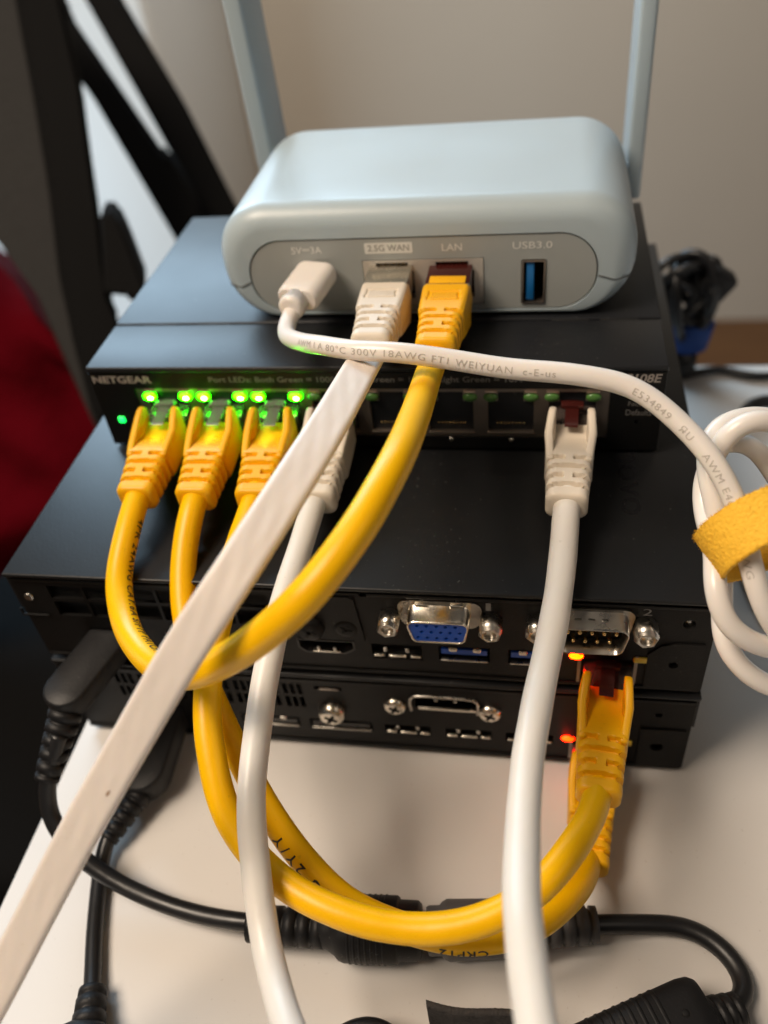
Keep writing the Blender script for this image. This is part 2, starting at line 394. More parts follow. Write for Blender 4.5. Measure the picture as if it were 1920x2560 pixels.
def dshell(x0, x1, z0, z1, slope, r, k=4):
    """D-sub outline: wide top, narrower bottom"""
    P = [Vector((x1, z1, 0)), Vector((x0, z1, 0)), Vector((x0+slope, z0, 0)), Vector((x1-slope, z0, 0))]; out = []
    for i in range(4):
        a, b, c = P[i-1], P[i], P[(i+1) % 4]; u = (a-b).normalized(); v = (c-b).normalized()
        half = u.angle(v)/2; t = r/math.tan(half); cen = b+(u+v).normalized()*(r/sin(half))
        s = b+u*t-cen; e = b+v*t-cen; a0 = math.atan2(s.y, s.x); a1 = math.atan2(e.y, e.x)
        da = (a1-a0+pi) % (2*pi)-pi
        for j in range(k+1): aa = a0+da*j/k; out.append((cen.x+r*cos(aa), cen.y+r*sin(aa)))
    return out
def shell_part(th, outline_fn, y_front, thick, m, name):
    o = outline_fn(0); i = outline_fn(thick); o2 = outline_fn(-.35)
    rings = [[Vector((x, .2, z)) for x, z in outline_fn(-1.2)], [Vector((x, -.1, z)) for x, z in outline_fn(-.9)], [Vector((x, -.9, z)) for x, z in outline_fn(-.15)],
             [Vector((x, y_front+.5, z)) for x, z in o], [Vector((x, y_front+.15, z)) for x, z in outline_fn(.12)], [Vector((x, y_front, z)) for x, z in outline_fn(.3)],
             [Vector((x, y_front+.1, z)) for x, z in i], [Vector((x, y_front+4.2, z)) for x, z in i]]
    bm = BM(); loft(bm, rings, cap0=False, cap1=False); return part(name, bm, m, th, sharp=50)
def usb_port(th, x0, x1, z0, zt, tongue, blue=False):
    bm = BM(); cavity(bm, x0, x1, z0, zt, -.0, 7); o = part('usb_port', bm, M['void'], th)
    bm = BM(); box(bm, (x0+.6, -.05, zt-2.7), (x1-.6, 5, zt-.9)); part('tongue', bm, M['blue'] if blue else M['pc_plastic'], th, parent=o)
    bm = BM(); box(bm, (x0+.35, -.35, z0), (x1-.35, .8, z0+.55), .2); part('shell_lip', bm, M['steel'], th, parent=o)
    if blue:
        for xx in (x0+3.6, x0+9.7):
            bm = BM(); box(bm, (xx-1.15, -.4, zt-1.7), (xx+1.15, .6, zt-.2), .5, 3); part('spring_contact', bm, M['nickel'], th, parent=o)
    return o
def dp_port(th, x0, x1, z0, z1, top=True):
    bm = BM(); cavity(bm, x0-.6, x1+.6, z0-.5, z1, -.0, 6); o = part('display_port', bm, M['void'], th)
    L = x1-x0
    for a, b in ((0, .24), (.32, .70), (.78, 1)):
        bm = BM(); box(bm, (x0+L*a, -.35, z0-.1), (x0+L*b, .8, z0+.75), .3, 2); part('shell_spring', bm, M['nickel'], th, parent=o)
    for a in (.26, .72):
        bm = BM(); box(bm, (x0+L*a-.55, -.1, z0+1.6), (x0+L*a+.55, .6, z0+3.2), .4, 2); part('latch_spring', bm, M['steel'], th, parent=o)
    return o
def jack_pc(th, cx, zb, lit):
    """ethernet jack of a computer with its two lamps"""
    bm = BM(); cavity(bm, cx-6.4, cx+6.4, zb, zb+9.2, 0, 12); o = part('ethernet_port', bm, M['void'], th)
    bm = BM()
    for x0, x1 in ((cx-7.2, cx-6.4), (cx+6.4, cx+7.2)): box(bm, (x0, -.3, zb-.6), (x1, .4, zb+11))
    box(bm, (cx-7.2, -.3, zb-1.2), (cx+7.2, .4, zb-.6)); part('jack_shell', bm, M['jackmetal'], th, parent=o)
    bm = BM(); lathe(bm, (cx-7.7, .4, zb+9.9), (0, -1, 0), [(0, 1), (.5, 1), (.85, .85), (1.1, .5), (1.2, .05)], 24, ((1, 0, 0), 1.75, 1.1)); part('indicator_lamp', bm, M[lit], th, parent=o)
    bm = BM(); box(bm, (cx+6.0, -.5, zb+8.7), (cx+9.4, .5, zb+10.7), .35); part('indicator_lamp', bm, M['amber_off'], th, parent=o)
    return o
def vents(x0, x1, z0, z1, nx, gap): 
    wdt = (x1-x0-gap*(nx-1))/nx; return [rect(x0+i*(wdt+gap), x0+i*(wdt+gap)+wdt, z0, z1) for i in range(nx)]
W2 = 89.5; D = 181
def case_common(th, zb, x0=-W2, x1=W2, lip=True):
    z1 = zb+34.4
    # base tray with rounded lower corners, lid that wraps over it
    prof = rrect(x0+.6, x1-.6, zb, z1-1.2, 2.2, 4)
    bm = BM(); loft(bm, [[Vector((x, y, z)) for x, z in prof] for y in (1.6, D)], cap0=False, cap1=True); part('base_tray', bm, M['pc'], th)
    bm = BM(); box(bm, (x0, -1.0, z1-1.3), (x1, D+.4, z1), .55, 3); part('lid', bm, M['pc'], th)
    for xa, xb in ((x0, x0+.58), (x1-.58, x1)):
        bm = BM(); box(bm, (xa, .2, zb+20.5), (xb, D, z1-1.35)); part('lid_side', bm, M['pc'], th)
# ---- upper computer
up = Thing('mini_computer', 'upper black mini computer with blue video port, under the network switch', 'mini computer', (0, 90, 36.6), group='black mini computers in a stack')
zb = 36.6; case_common(up, zb)
holes = [rect(5.9, 19.1, 43.6, 49.4), rect(23.4, 36.4, 44.2, 49.8), rect(41, 54, 44.2, 49.8), rect(59.1, 72, 38.8, 48.0),
         [(-11.9, 44.6), (-1.2, 44.6), (1.6, 46.6), (1.6, 50.0), (-13.8, 50.0), (-13.8, 46.6)],
         circ(80.9, 47.6, 1.0, 12), circ(-9.0, 60.8, 1.1, 12), circ(82.8, 62.4, 1.5, 14), rect(5.0, 6.8, 67.2, 68.7)]
holes += vents(-79, -19, 61.4, 66.2, 6, .9)+vents(-79, -19, 54.6, 60.2, 6, .9)
holes += [rect(-50.5, -37, 44.2, 49.8), rect(-33, -19.5, 44.2, 49.8), rect(-72, -62, 42.5, 49.8)]
part('back_panel', plate(rrect(-W2+.7, W2-.7, zb+.3, 69.6, 1.2, 3), holes, 0, .9), M['pc_back'], up)
bm = BM(); box(bm, (-W2+1.2, -.55, 67.9), (5.0, -.02, 68.9), .25); box(bm, (6.8, -.55, 67.7), (W2-1.2, -.02, 68.7), .25); part('lid_lip', bm, M['pc_back'], up)
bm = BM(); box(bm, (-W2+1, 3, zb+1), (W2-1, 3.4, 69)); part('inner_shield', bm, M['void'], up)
bm = BM(); box(bm, (-W2+1, -.5, zb+1.1), (W2-3, -.02, zb+2.0), .25); part('lower_rib', bm, M['pc_back'], up)
# raised port bracket between vents and video port
part('raised_bracket', plate([(-17, 50.9), (4.6, 50.9), (4.6, 52.5), (3.4, 66.4), (2, 67.2), (-15.5, 67.2), (-17, 65.5)], [], -.6, -.03), M['pc_back'], up)
part('side_bracket', plate([(74.6, 38.4), (87.3, 38.4), (87.3, 55.6), (81, 55.6), (77.5, 54.6), (74.6, 51.2)], [circ(80.9, 47.6, 1.2, 14)], -.5, -.03), M['pc_back'], up)
bm = BM(); box(bm, (-90, -.6, 54.3), (-82, -.03, 55.0), .2); box(bm, (-90, -.6, 55.0), (-89.4, -.03, 57.2), .2); part('bracket_edge', bm, M['pc_back'], up)
screw(up, -9.1, 55.5, 3.9, M['pc_back'], -2.6, 'thumb_screw'); screw(up, .2, 55.3, 3.3, M['pc_back'], -.9)
screw(up, -85.5, 61.6, 1.3, M['steel'], -.5, cross=False)
bm = BM(); cyl(bm, (82.8, .8, 62.2), (82.8, 1.6, 62.2), 1.7, 1.3, 16); part('threaded_hole', bm, M['steel'], up)
# VGA
VX0, VX1 = 16.6, 32.4
bm = plate(dshell(13.9, 35.1, 58.0, 67.4, 1.2, 2.6), [], -.75, -.05); fl = part('video_port', bm, M['nickel'], up)
vf = lambda t: dshell(VX0+t, VX1-t, 57.9+t, 65.7-t, 1.5, max(.5, 2.0-t))
o = shell_part(up, vf, -6.0, .55, M['nickel'], 'video_shell'); o.parent = fl
pins = []
for j, zz in enumerate((63.9, 61.8, 59.7)):
    for i in range(5): pins.append(circ(24.5+(i-2)*2.29+(0 if j != 1 else 1.0)-.3, zz, .48, 8))
bm = plate(dshell(VX0+.5, VX1-.5, 58.4, 65.2, 1.4, 1.6), pins, -5.65, -1); part('video_insert', bm, M['blue'], up, parent=fl)
bm = BM(); box(bm, (VX0+2.5, -1.2, 58.8), (VX1-2.5, -1.1, 64.8)); part('pin_depth', bm, M['void'], up, parent=fl)
bm = BM()
for xx in (20.2, 28.8): box(bm, (xx-1.6, -1.4, 66.0), (xx+1.6, -.3, 66.9), .3)
part('shell_tab', bm, M['nickel'], up, parent=fl)
hexnut(up, 12.0, 60.9); hexnut(up, 36.9, 60.9)
part('numeral', face_text('1', 35.7, 36.9, 64.2, 66.9, -.08), M['print_dim'], up)
# serial
bm = plate(dshell(49.4, 70.8, 56.2, 67.0, 1.6, 2.4), [], -.7, -.05); fl = part('serial_port', bm, M['steel'], up)
sf = lambda t: dshell(51.6+t, 69.4-t, 56.8+t, 65.9-t, 1.7, max(.6, 2.4-t))
o = shell_part(up, sf, -6.0, .45, M['steel'], 'serial_shell'); o.parent = fl
bm = plate(dshell(52, 69, 57.2, 65.5, 1.6, 2), [], -1.2, -.8); part('serial_floor', bm, M['pc_plastic'], up, parent=fl)
for j, (zz, n) in enumerate(((63.1, 5), (60.2, 4))):
    for i in range(n):
        bm = BM(); cx = 60.5+(i-(n-1)/2)*2.77
        lathe(bm, (cx, -1, zz), (0, -1, 0), [(0, .5), (3.6, .5), (4.0, .32), (4.05, .05)], 10); part('pin', bm, M['gold'], up, parent=fl)
bm = BM()
for xx in (57.2, 60.3, 63.4): box(bm, (xx-.8, -3.4, 65.75), (xx+.8, -2.7, 66.1), .12)
part('shell_dimple', bm, M['steel'], up, parent=fl)
hexnut(up, 48.0, 61.3); hexnut(up, 72.9, 61.8)
part('numeral', face_text('2', 72.0, 74.1, 65.0, 67.3, -.08), M['print_dim'], up)
# hdmi
bm = plate([(-11.9, 44.6), (-1.2, 44.6), (1.6, 46.6), (1.6, 50.0), (-13.8, 50.0), (-13.8, 46.6)], [[(-11.5, 45.1), (-1.5, 45.1), (1.1, 47.0), (1.1, 49.6), (-13.3, 49.6), (-13.3, 47.0)]], -.25, 5); hd = part('hdmi_port', bm, M['pc_plastic'], up)
bm = BM(); box(bm, (-10, -.3, 45.0), (-2.4, .8, 45.6), .2); part('shell_lip', bm, M['nickel'], up, parent=hd)
for xx in (-8.4, -4.0):
    bm = BM(); box(bm, (xx-.5, -.2, 45.6), (xx+.5, .5, 47.0), .3); part('latch_spring', bm, M['steel'], up, parent=hd)
dp_port(up, 6.3, 18.7, 44.6, 49.3)
usb_port(up, 23.5, 36.3, 44.2, 49.6, 0, True); usb_port(up, 41.1, 53.9, 44.2, 49.6, 0, True)
usb_port(up, -50.4, -37.1, 44.2, 49.6, 0); usb_port(up, -32.9, -19.6, 44.2, 49.6, 0)
jack_pc(up, 65.4, 38.9, 'orange_on')
# lid logo, letters running towards the back edge
bm = fit(text_bm('lenovo', 1, bold=.012), 36, 7.4)
for v in bm.verts: x, y = v.co.x, v.co.y; v.co = Vector((68.2+y, 64-x, zb+34.4+.03))
part('logo', bm, M['emboss'], up)
# ---- lower computer
lo = Thing('mini_computer', 'lower black mini computer resting on the white table, orange network lamp lit', 'mini computer', (0, 90, 0), group='black mini computers in a stack')
zb = 1.0; case_common(lo, zb, -W2+.3, W2-.1)
for x in (-70, 70):
    for y in (15, 165):
        bm = BM(); cyl(bm, (x, y, 0), (x, y, 1.0), 6, 6, 20); part('rubber_foot', bm, M['black_rubber'], lo)
holes = [rect(6, 19.2, 9.2, 13.4), rect(23.4, 36.4, 9.2, 13.4), rect(40.3, 53.4, 9.2, 13.4), rect(58.4, 71.4, 2.6, 11.6), circ(80.9, 12, 1.6, 14),
         rect(-16.1, 2.4, 9.4, 13.8), rect(-37, -19.2, 9.4, 13.8), rect(-12.4, -4.6, 28.0, 29.6), rect(15.6, 32.6, 22.0, 27.2), rect(-72, -62, 6.5, 13.6), circ(80, 26, 1.0, 10)]
for gx in range(8):
    x0 = -72+gx*7.2
    for zz in (19.2, 25.2): holes += vents(x0, x0+5.6, zz, zz+4.8, 3, .7)
part('back_panel', plate(rrect(-W2+1, W2-.8, zb+.3, 33.8, 1.4, 3), holes, 0, .9), M['pc_back'], lo)
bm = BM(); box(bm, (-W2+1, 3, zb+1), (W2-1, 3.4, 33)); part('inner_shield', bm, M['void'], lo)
bm = BM(); box(bm, (-W2+1.2, -.6, 32.0), (W2-1.2, -.02, 32.9), .25); part('lid_lip', bm, M['pc_back'], lo)
bm = BM(); box(bm, (-W2+1, -.5, zb+1.2), (W2-3, -.02, zb+2.2), .25); part('lower_rib', bm, M['pc_back'], lo)
part('side_bracket', plate([(76, 3), (87.6, 3), (87.6, 20), (76, 20)], [circ(80.9, 12, 1.8, 14)], -.5, -.03), M['pc_back'], lo)
screw(lo, 9.9, 23.0, 3.1, M['nickel'], -1.7); screw(lo, 36.1, 22.5, 3.1, M['nickel'], -1.7)
screw(lo, -8.5, 18.2, 3.9, M['nickel'], -3.0, 'thumb_screw')
# stamped frame of the blank video opening
bm = BM(); path = [Vector((x, -.9, z)) for x, z in ((14.6, 22.4), (14.3, 25.5), (15.0, 28.4), (17, 29.0), (24, 29.0), (30.5, 28.8), (32.6, 28.0), (33.0, 25.2), (32.8, 22.2))]
part('blanking_frame', tube(spline(path, .6, 2), .42, 10), M['steel'], lo)
bm = BM(); box(bm, (16.4, -.5, 22.2), (32.4, .4, 23.3), .25); part('blanking_lip', bm, M['nickel'], lo)
bm = BM()
for xx in (21.5, 26.8): box(bm, (xx-.5, -.5, 26.2), (xx+.5, .2, 27.2), .3)
part('frame_spring', bm, M['steel'], lo)
bm = BM(); box(bm, (-11.0, -.3, 28.1), (-5.4, .5, 28.7), .2); part('slot_lip', bm, M['jackmetal'], lo)
usb_port(lo, -15.9, 2.2, 9.4, 13.6, 0); usb_port(lo, -36.8, -19.4, 9.4, 13.6, 0)
dp_port(lo, 6.5, 18.9, 9.8, 13.2); dp_port(lo, 23.9, 36.1, 9.8, 13.2); dp_port(lo, 40.9, 53.0, 9.8, 13.2)
bm = BM()
for xx in (-34, -24): box(bm, (xx-1, -.3, 12.4), (xx+1, .5, 13.8), .4)
part('spring_contact', bm, M['steel'], lo)
jack_pc(lo, 65.0, 2.7, 'red_on')

# ------------------------------------------------------------------ network switch
sw = Thing('network_switch', 'dark grey eight port network switch with green lamps lit, under the pale router', 'network switch', (0, 103, 71.2))
z0, z1, y0, y1 = 71.9, 99.0, 53.0, 152.5
bm = BM(); box(bm, (-79, y0+1.2, z0), (79, y1, z1-1.4), .4); part('case_base', bm, M['switch'], sw)
bm = BM(); box(bm, (-79, y0-.2, z1-1.8), (79, 76.1, z1), .45, 3); part('front_strip', bm, M['switch'], sw)
bm = BM(); box(bm, (-79.1, 76.5, z1-1.8), (79.1, y1+.3, z1+.25), .45, 3); part('lid', bm, M['switch'], sw)
bm = BM()
for xx in (-65, -48, 55, 68): box(bm, (xx-5, 75.9, z1-.5), (xx+5, 76.9, z1-.02), .15)
part('lid_tab', bm, M['void'], sw)
for x in (-62, 62):
    for y in (66, 140):
        bm = BM(); cyl(bm, (x, y, 71.05), (x, y, 72.2), 5, 5, 18); part('rubber_foot', bm, M['black_rubber'], sw)
PC = [-57.05+i*16.12 for i in range(8)]
ph = []
for c in PC:
    ph.append([(c-6.1, 77.9), (c+6.1, 77.9), (c+6.1, 87.9), (c+3.4, 87.9), (c+3.4, 90.8), (c-3.4, 90.8), (c-3.4, 87.9), (c-6.1, 87.9)])
part('port_face', plate(rect(-78.7, 78.7, z0+.3, z1-1.9), [rect(-66.2, 65.3, 76.0, 92.0), circ(72.6, 81.6, .6, 10)], y0, y0+1), M['switch_face'], sw)
part('jack_plate', plate(rect(-66.1, 65.2, 76.1, 91.9), ph, y0+.35, y0+1.2), M['jackmetal'], sw)
cav = BM(); cavity(cav, -6.3, 6.3, -5.3, 8.3, 0, 12); cavm = shared(cav, 'port', M['void'])
tabm = BM(); box(tabm, (-1.6, -.45, -.35), (1.6, .25, .35), .15); tabm = shared(tabm, 'shield_tab', M['copper'])
lm = {}
for k in ('green_on', 'green_off'):
    b = BM(); lathe(b, (0, .4, 0), (0, -1, 0), [(0, 1), (.5, 1), (.85, .85), (1.1, .5), (1.2, .05)], 24, ((1, 0, 0), 1.95, 1.3)); lm[k] = shared(b, 'indicator_lamp', M[k])
b = BM()
for i in range(8): box(b, (-3.57+i*1.02-.22, 0, 0), (-3.57+i*1.02+.22, 4, .5), .1, 1)
conm = shared(b, 'contact_row', M['gold'])
b = BM(); lathe(b, (0, 0, 0), (0, -1, 0), [(0, 1), (.15, .8), (.22, .05)], 16, ((1, 0, 0), .75, .5)); corem = shared(b, 'lamp_core', M['green_core'])
lipm = BM(); box(lipm, (-6.3, -.3, -.3), (6.3, .3, .3), .15); lipm = shared(lipm, 'lower_lip', M['jackmetal'])
for i, c in enumerate(PC):
    p = piece('port', cavm, (c, y0+1.25, 82.9), sw)
    for s in (-1, 1):
        lit = i < 3
        piece('indicator_lamp', lm['green_on' if lit else 'green_off'], (c+s*5.35, y0+.1, 89.25), sw)
        if lit: piece('lamp_core', corem, (c+s*5.35+.4, y0-.66, 89.15), sw)
        t = piece('shield_tab', tabm, (c+s*5.2, y0+.3, 91.0), sw)
    q = piece('contact_row', conm, (c, y0+.9, 79.9), sw)
    piece('lower_lip', lipm, (c, y0+.2, 77.5), sw)
bm = BM(); box(bm, (-74.4, y0-.5, 80.2), (-72.4, y0+.3, 82.2), .8, 4); part('power_lamp', bm, M['green_pwr'], sw)
bm = BM()
for x in (23.3, 39.9): lathe(bm, (x, y0+.2, 75.2), (0, -1, 0), [(0, .7), (.3, .7), (.5, .4), (.52, .05)], 12)
part('rivet', bm, M['steel'], sw)
part('maker_name', face_text('NETGEAR', -78.0, -60.2, 93.8, 96.2, y0-.06, bold=.03), M['print_white'], sw)
part('lamp_legend', face_text('Port LEDs: Both Green = 1000M, Left Green = 100M, Right Green = 10M', -43.3, 42.6, 93.6, 95.9, y0-.06, bold=.012), M['print_dim'], sw)
part('model_name', face_text('GS108E', 66.3, 77.6, 94.0, 96.6, y0-.06, bold=.02, shear=.15), M['print_white'], sw)
part('button_legend', face_text('Factory', 70.0, 76.0, 86.3, 88.2, y0-.06), M['print_dim'], sw)
part('button_legend', face_text('Defaults', 69.6, 76.1, 83.8, 85.6, y0-.06), M['print_dim'], sw)

# ------------------------------------------------------------------ travel router
ro = Thing('wifi_router', 'pale blue grey pocket router with two flat antennas, on top of the switch', 'router', (15, 118, 99.3))
X0, X1, Z0, Z1, Y0, Y1, RC = -43.0, 71.6, 99.4, 132.1, 78.0, 150.5, 15.0
seam = 109.6
def outline(ins, front=False):
    """router outline inset by ins with points near the seam height"""
    r = max(1.5, RC-ins*.8); x0, x1, za, zt = X0+ins, X1-ins, Z0+ins*(.24 if front else .8), Z1-ins*.9; P = []
    def corner(cx, cz, a0, marks):
        A = sorted([a0+pi/2*i/12 for i in range(13)]+marks)
        for a in A: P.append((cx+r*cos(a), cz+r*sin(a), a in marks))
    corner(x1-r, zt-r, 0, [])
    corner(x0+r, zt-r, pi/2, [])
    czb = za+r; f = max(-1, min(0, (seam-czb)/r)); ph_ = math.asin(f); d = .3/r
    corner(x0+r, czb, pi, [pi-ph_-d, pi-ph_, pi-ph_+d])
    corner(x1-r, czb, 3*pi/2, [2*pi+ph_-d, 2*pi+ph_, 2*pi+ph_+d])
    return P
def ring(y, ins, front=False):
    P = outline(ins, front); out = []
    n = len(P)
    for i, (x, z, m_) in enumerate(P):
        if m_ and P[i-1][2] and P[(i+1) % n][2]: cx = (X0+X1)/2; x += .65*(1 if x < cx else -1); z += .15
        out.append(Vector((x, y, z)))
    return out
rings = []
oval = rrect(-34.3, 61.6, 101.4, 123.4, 10.5, 12)
rf = 6.5
secs = [(Y0, rf)]
secs = [(Y0+rf*(1-sin(a)), rf*(1-cos(a))) for a in [pi/2*(1-i/10) for i in range(11)]]
rings = [ring(y, ins, True) for y, ins in secs]
rb = 15
rings += [ring(Y0+14, 0), ring(Y0+30, 0), ring(Y0+45, 0)]+[ring(Y1-rb+rb*sin(a), rb*.85*(1-cos(a))) for a in [pi/2*i/12 for i in range(0, 13)]]
bm = BM(); R = rings; RV = [[bm.verts.new(p) for p in r] for r in R]; n = len(RV[0])
for a, b in zip(RV, RV[1:]):
    for i in range(n): bm.faces.new((a[i], a[(i+1) % n], b[(i+1) % n], b[i]))
bm.faces.new(RV[-1])
# front face: ring between shell edge and oval, with a groove round the port panel
ov = [bm.verts.new((x, Y0, z)) for x, z in oval]
edges = [bm.edges.new((ov[i], ov[(i+1) % len(ov)])) for i in range(len(ov))]
e0 = [bm.edges.get((RV[0][i], RV[0][(i+1) % n])) for i in range(n)]
bmesh.ops.triangle_fill(bm, use_beauty=True, edges=edges+e0)
ov2 = [bm.verts.new((x, Y0+1.2, z)) for x, z in oval]
for i in range(len(ov)): bm.faces.new((ov[i], ov[(i+1) % len(ov)], ov2[(i+1) % len(ov)], ov2[i]))
bmesh.ops.recalc_face_normals(bm, faces=bm.faces)
part('shell', bm, M['router'], ro, sharp=40)
for sgn in (-1, 1):
    pts = [Vector((-34.4 if sgn < 0 else 61.7, Y0-.02, seam+1.5))]
    for rg in rings[:14]:
        cand = [p for p in rg if (p.x < 0) == (sgn < 0)]; q = min(cand, key=lambda p: abs(p.z-seam-.15)); pts.append(Vector((q.x-sgn*.0+sgn*.5, q.y, q.z)))
    part('seam_gap', tube(spline(pts, .8, 2), .2, 8), mat('seam_shadow_gap_%s' % ('l' if sgn < 0 else 'r'), (.07, .075, .075, 1), .7), ro)
JX = (6.6, 23.0)
panel = plate(rrect(-33.9, 61.2, 101.8, 123.0, 10.1, 12), [rect(-1.6, 31.6, 103.2, 116.9), rrect(41.5, 48.1, 102.9, 116.0, .5, 2), rrect(-20.5, -10.5, 111.2, 114.8, 1.7, 4)], Y0+.25, Y0+1.8)
part('port_panel', panel, M['router_panel'], ro)
jh = []
for c in JX: jh.append([(c-5.9, 105.4), (c+5.9, 105.4), (c+5.9, 113.4), (c+4.4, 113.4), (c+4.4, 116.0), (c-4.4, 116.0), (c-4.4, 113.4), (c-5.9, 113.4)])
jk = part('network_jacks', plate(rect(-1.4, 31.4, 103.4, 116.7), jh, Y0+.05, Y0+2.5), M['router_jack'], ro)
for c in JX:
    bm = BM(); cavity(bm, c-6.2, c+6.2, 104.6, 116.2, Y0+2.5, Y0+13); part('jack_cavity', bm, M['void'], ro, parent=jk)
    bm = BM()
    for i in range(6): box(bm, (c-3.2+i*1.25-.3, Y0+.8, 115.2), (c-3.2+i*1.25+.3, Y0+4, 115.8), .12, 1)
    part('contact_row', bm, M['gold'], ro, parent=jk)
us = part('usb_port', plate(rect(41.7, 47.9, 103.1, 115.8), [rect(42.1, 47.5, 103.5, 115.4)], Y0-.1, Y0+6), M['jackmetal'], ro)
bm = BM(); cavity(bm, 42.0, 47.6, 103.4, 115.5, Y0+.4, Y0+9); part('usb_cavity', bm, M['void'], ro, parent=us)
bm = BM(); box(bm, (42.9, Y0+.5, 104.1), (44.9, Y0+8, 114.8), .15); part('tongue', bm, M['usb_blue'], ro, parent=us)
yt = Y0+.17
part('power_legend', face_text('5V⎓3A', -21.0, -12.4, 119.2, 121.2, yt, bold=.01), M['print_light'], ro)
part('wan_legend_plate', plate(rrect(-.5, 12.6, 118.7, 121.8, .3, 2), [], yt, yt+.05), M['print_light'], ro)
part('wan_legend', face_text('2.5G WAN', .4, 11.7, 119.4, 121.2, yt-.04, bold=.01), M['print_knock'], ro)
part('lan_legend', face_text('LAN', 20.5, 25.9, 119.0, 121.0, yt, bold=.01), M['print_light'], ro)
part('usb_legend', face_text('USB3.0', 39.2, 49.5, 119.0, 121.0, yt, bold=.008), M['print_light'], ro)
for x in (-25, 55):
    for y in (92, 138):
        bm = BM(); cyl(bm, (x, y, 98.95+.3), (x, y, 100.8), 4, 4, 16); part('rubber_foot', bm, M['grey_rubber'], ro)
def antenna(xa, xb, lean):
    bm = BM(); box(bm, (xa, 143, 104), (xb, 165, 250), 1.2, 3)
    bm.transform(Matrix.Translation((xa, 154, 104)) @ Matrix.Rotation(radians(lean), 4, 'Y') @ Matrix.Translation((-xa, -154, -104)))
    a = part('antenna', bm, M['router'], ro)
    bm = BM(); cyl(bm, (xa+(.4 if xa > 0 else 5), 148, 110), (xb-(5 if xa > 0 else .4)+(0 if xa > 0 else 4), 148, 110), 8, 8, 32); part('antenna_hinge', bm, M['router'], ro, parent=a)
antenna(-47.2, -41.4, -1.6); antenna(72.6, 77.6, -.2)

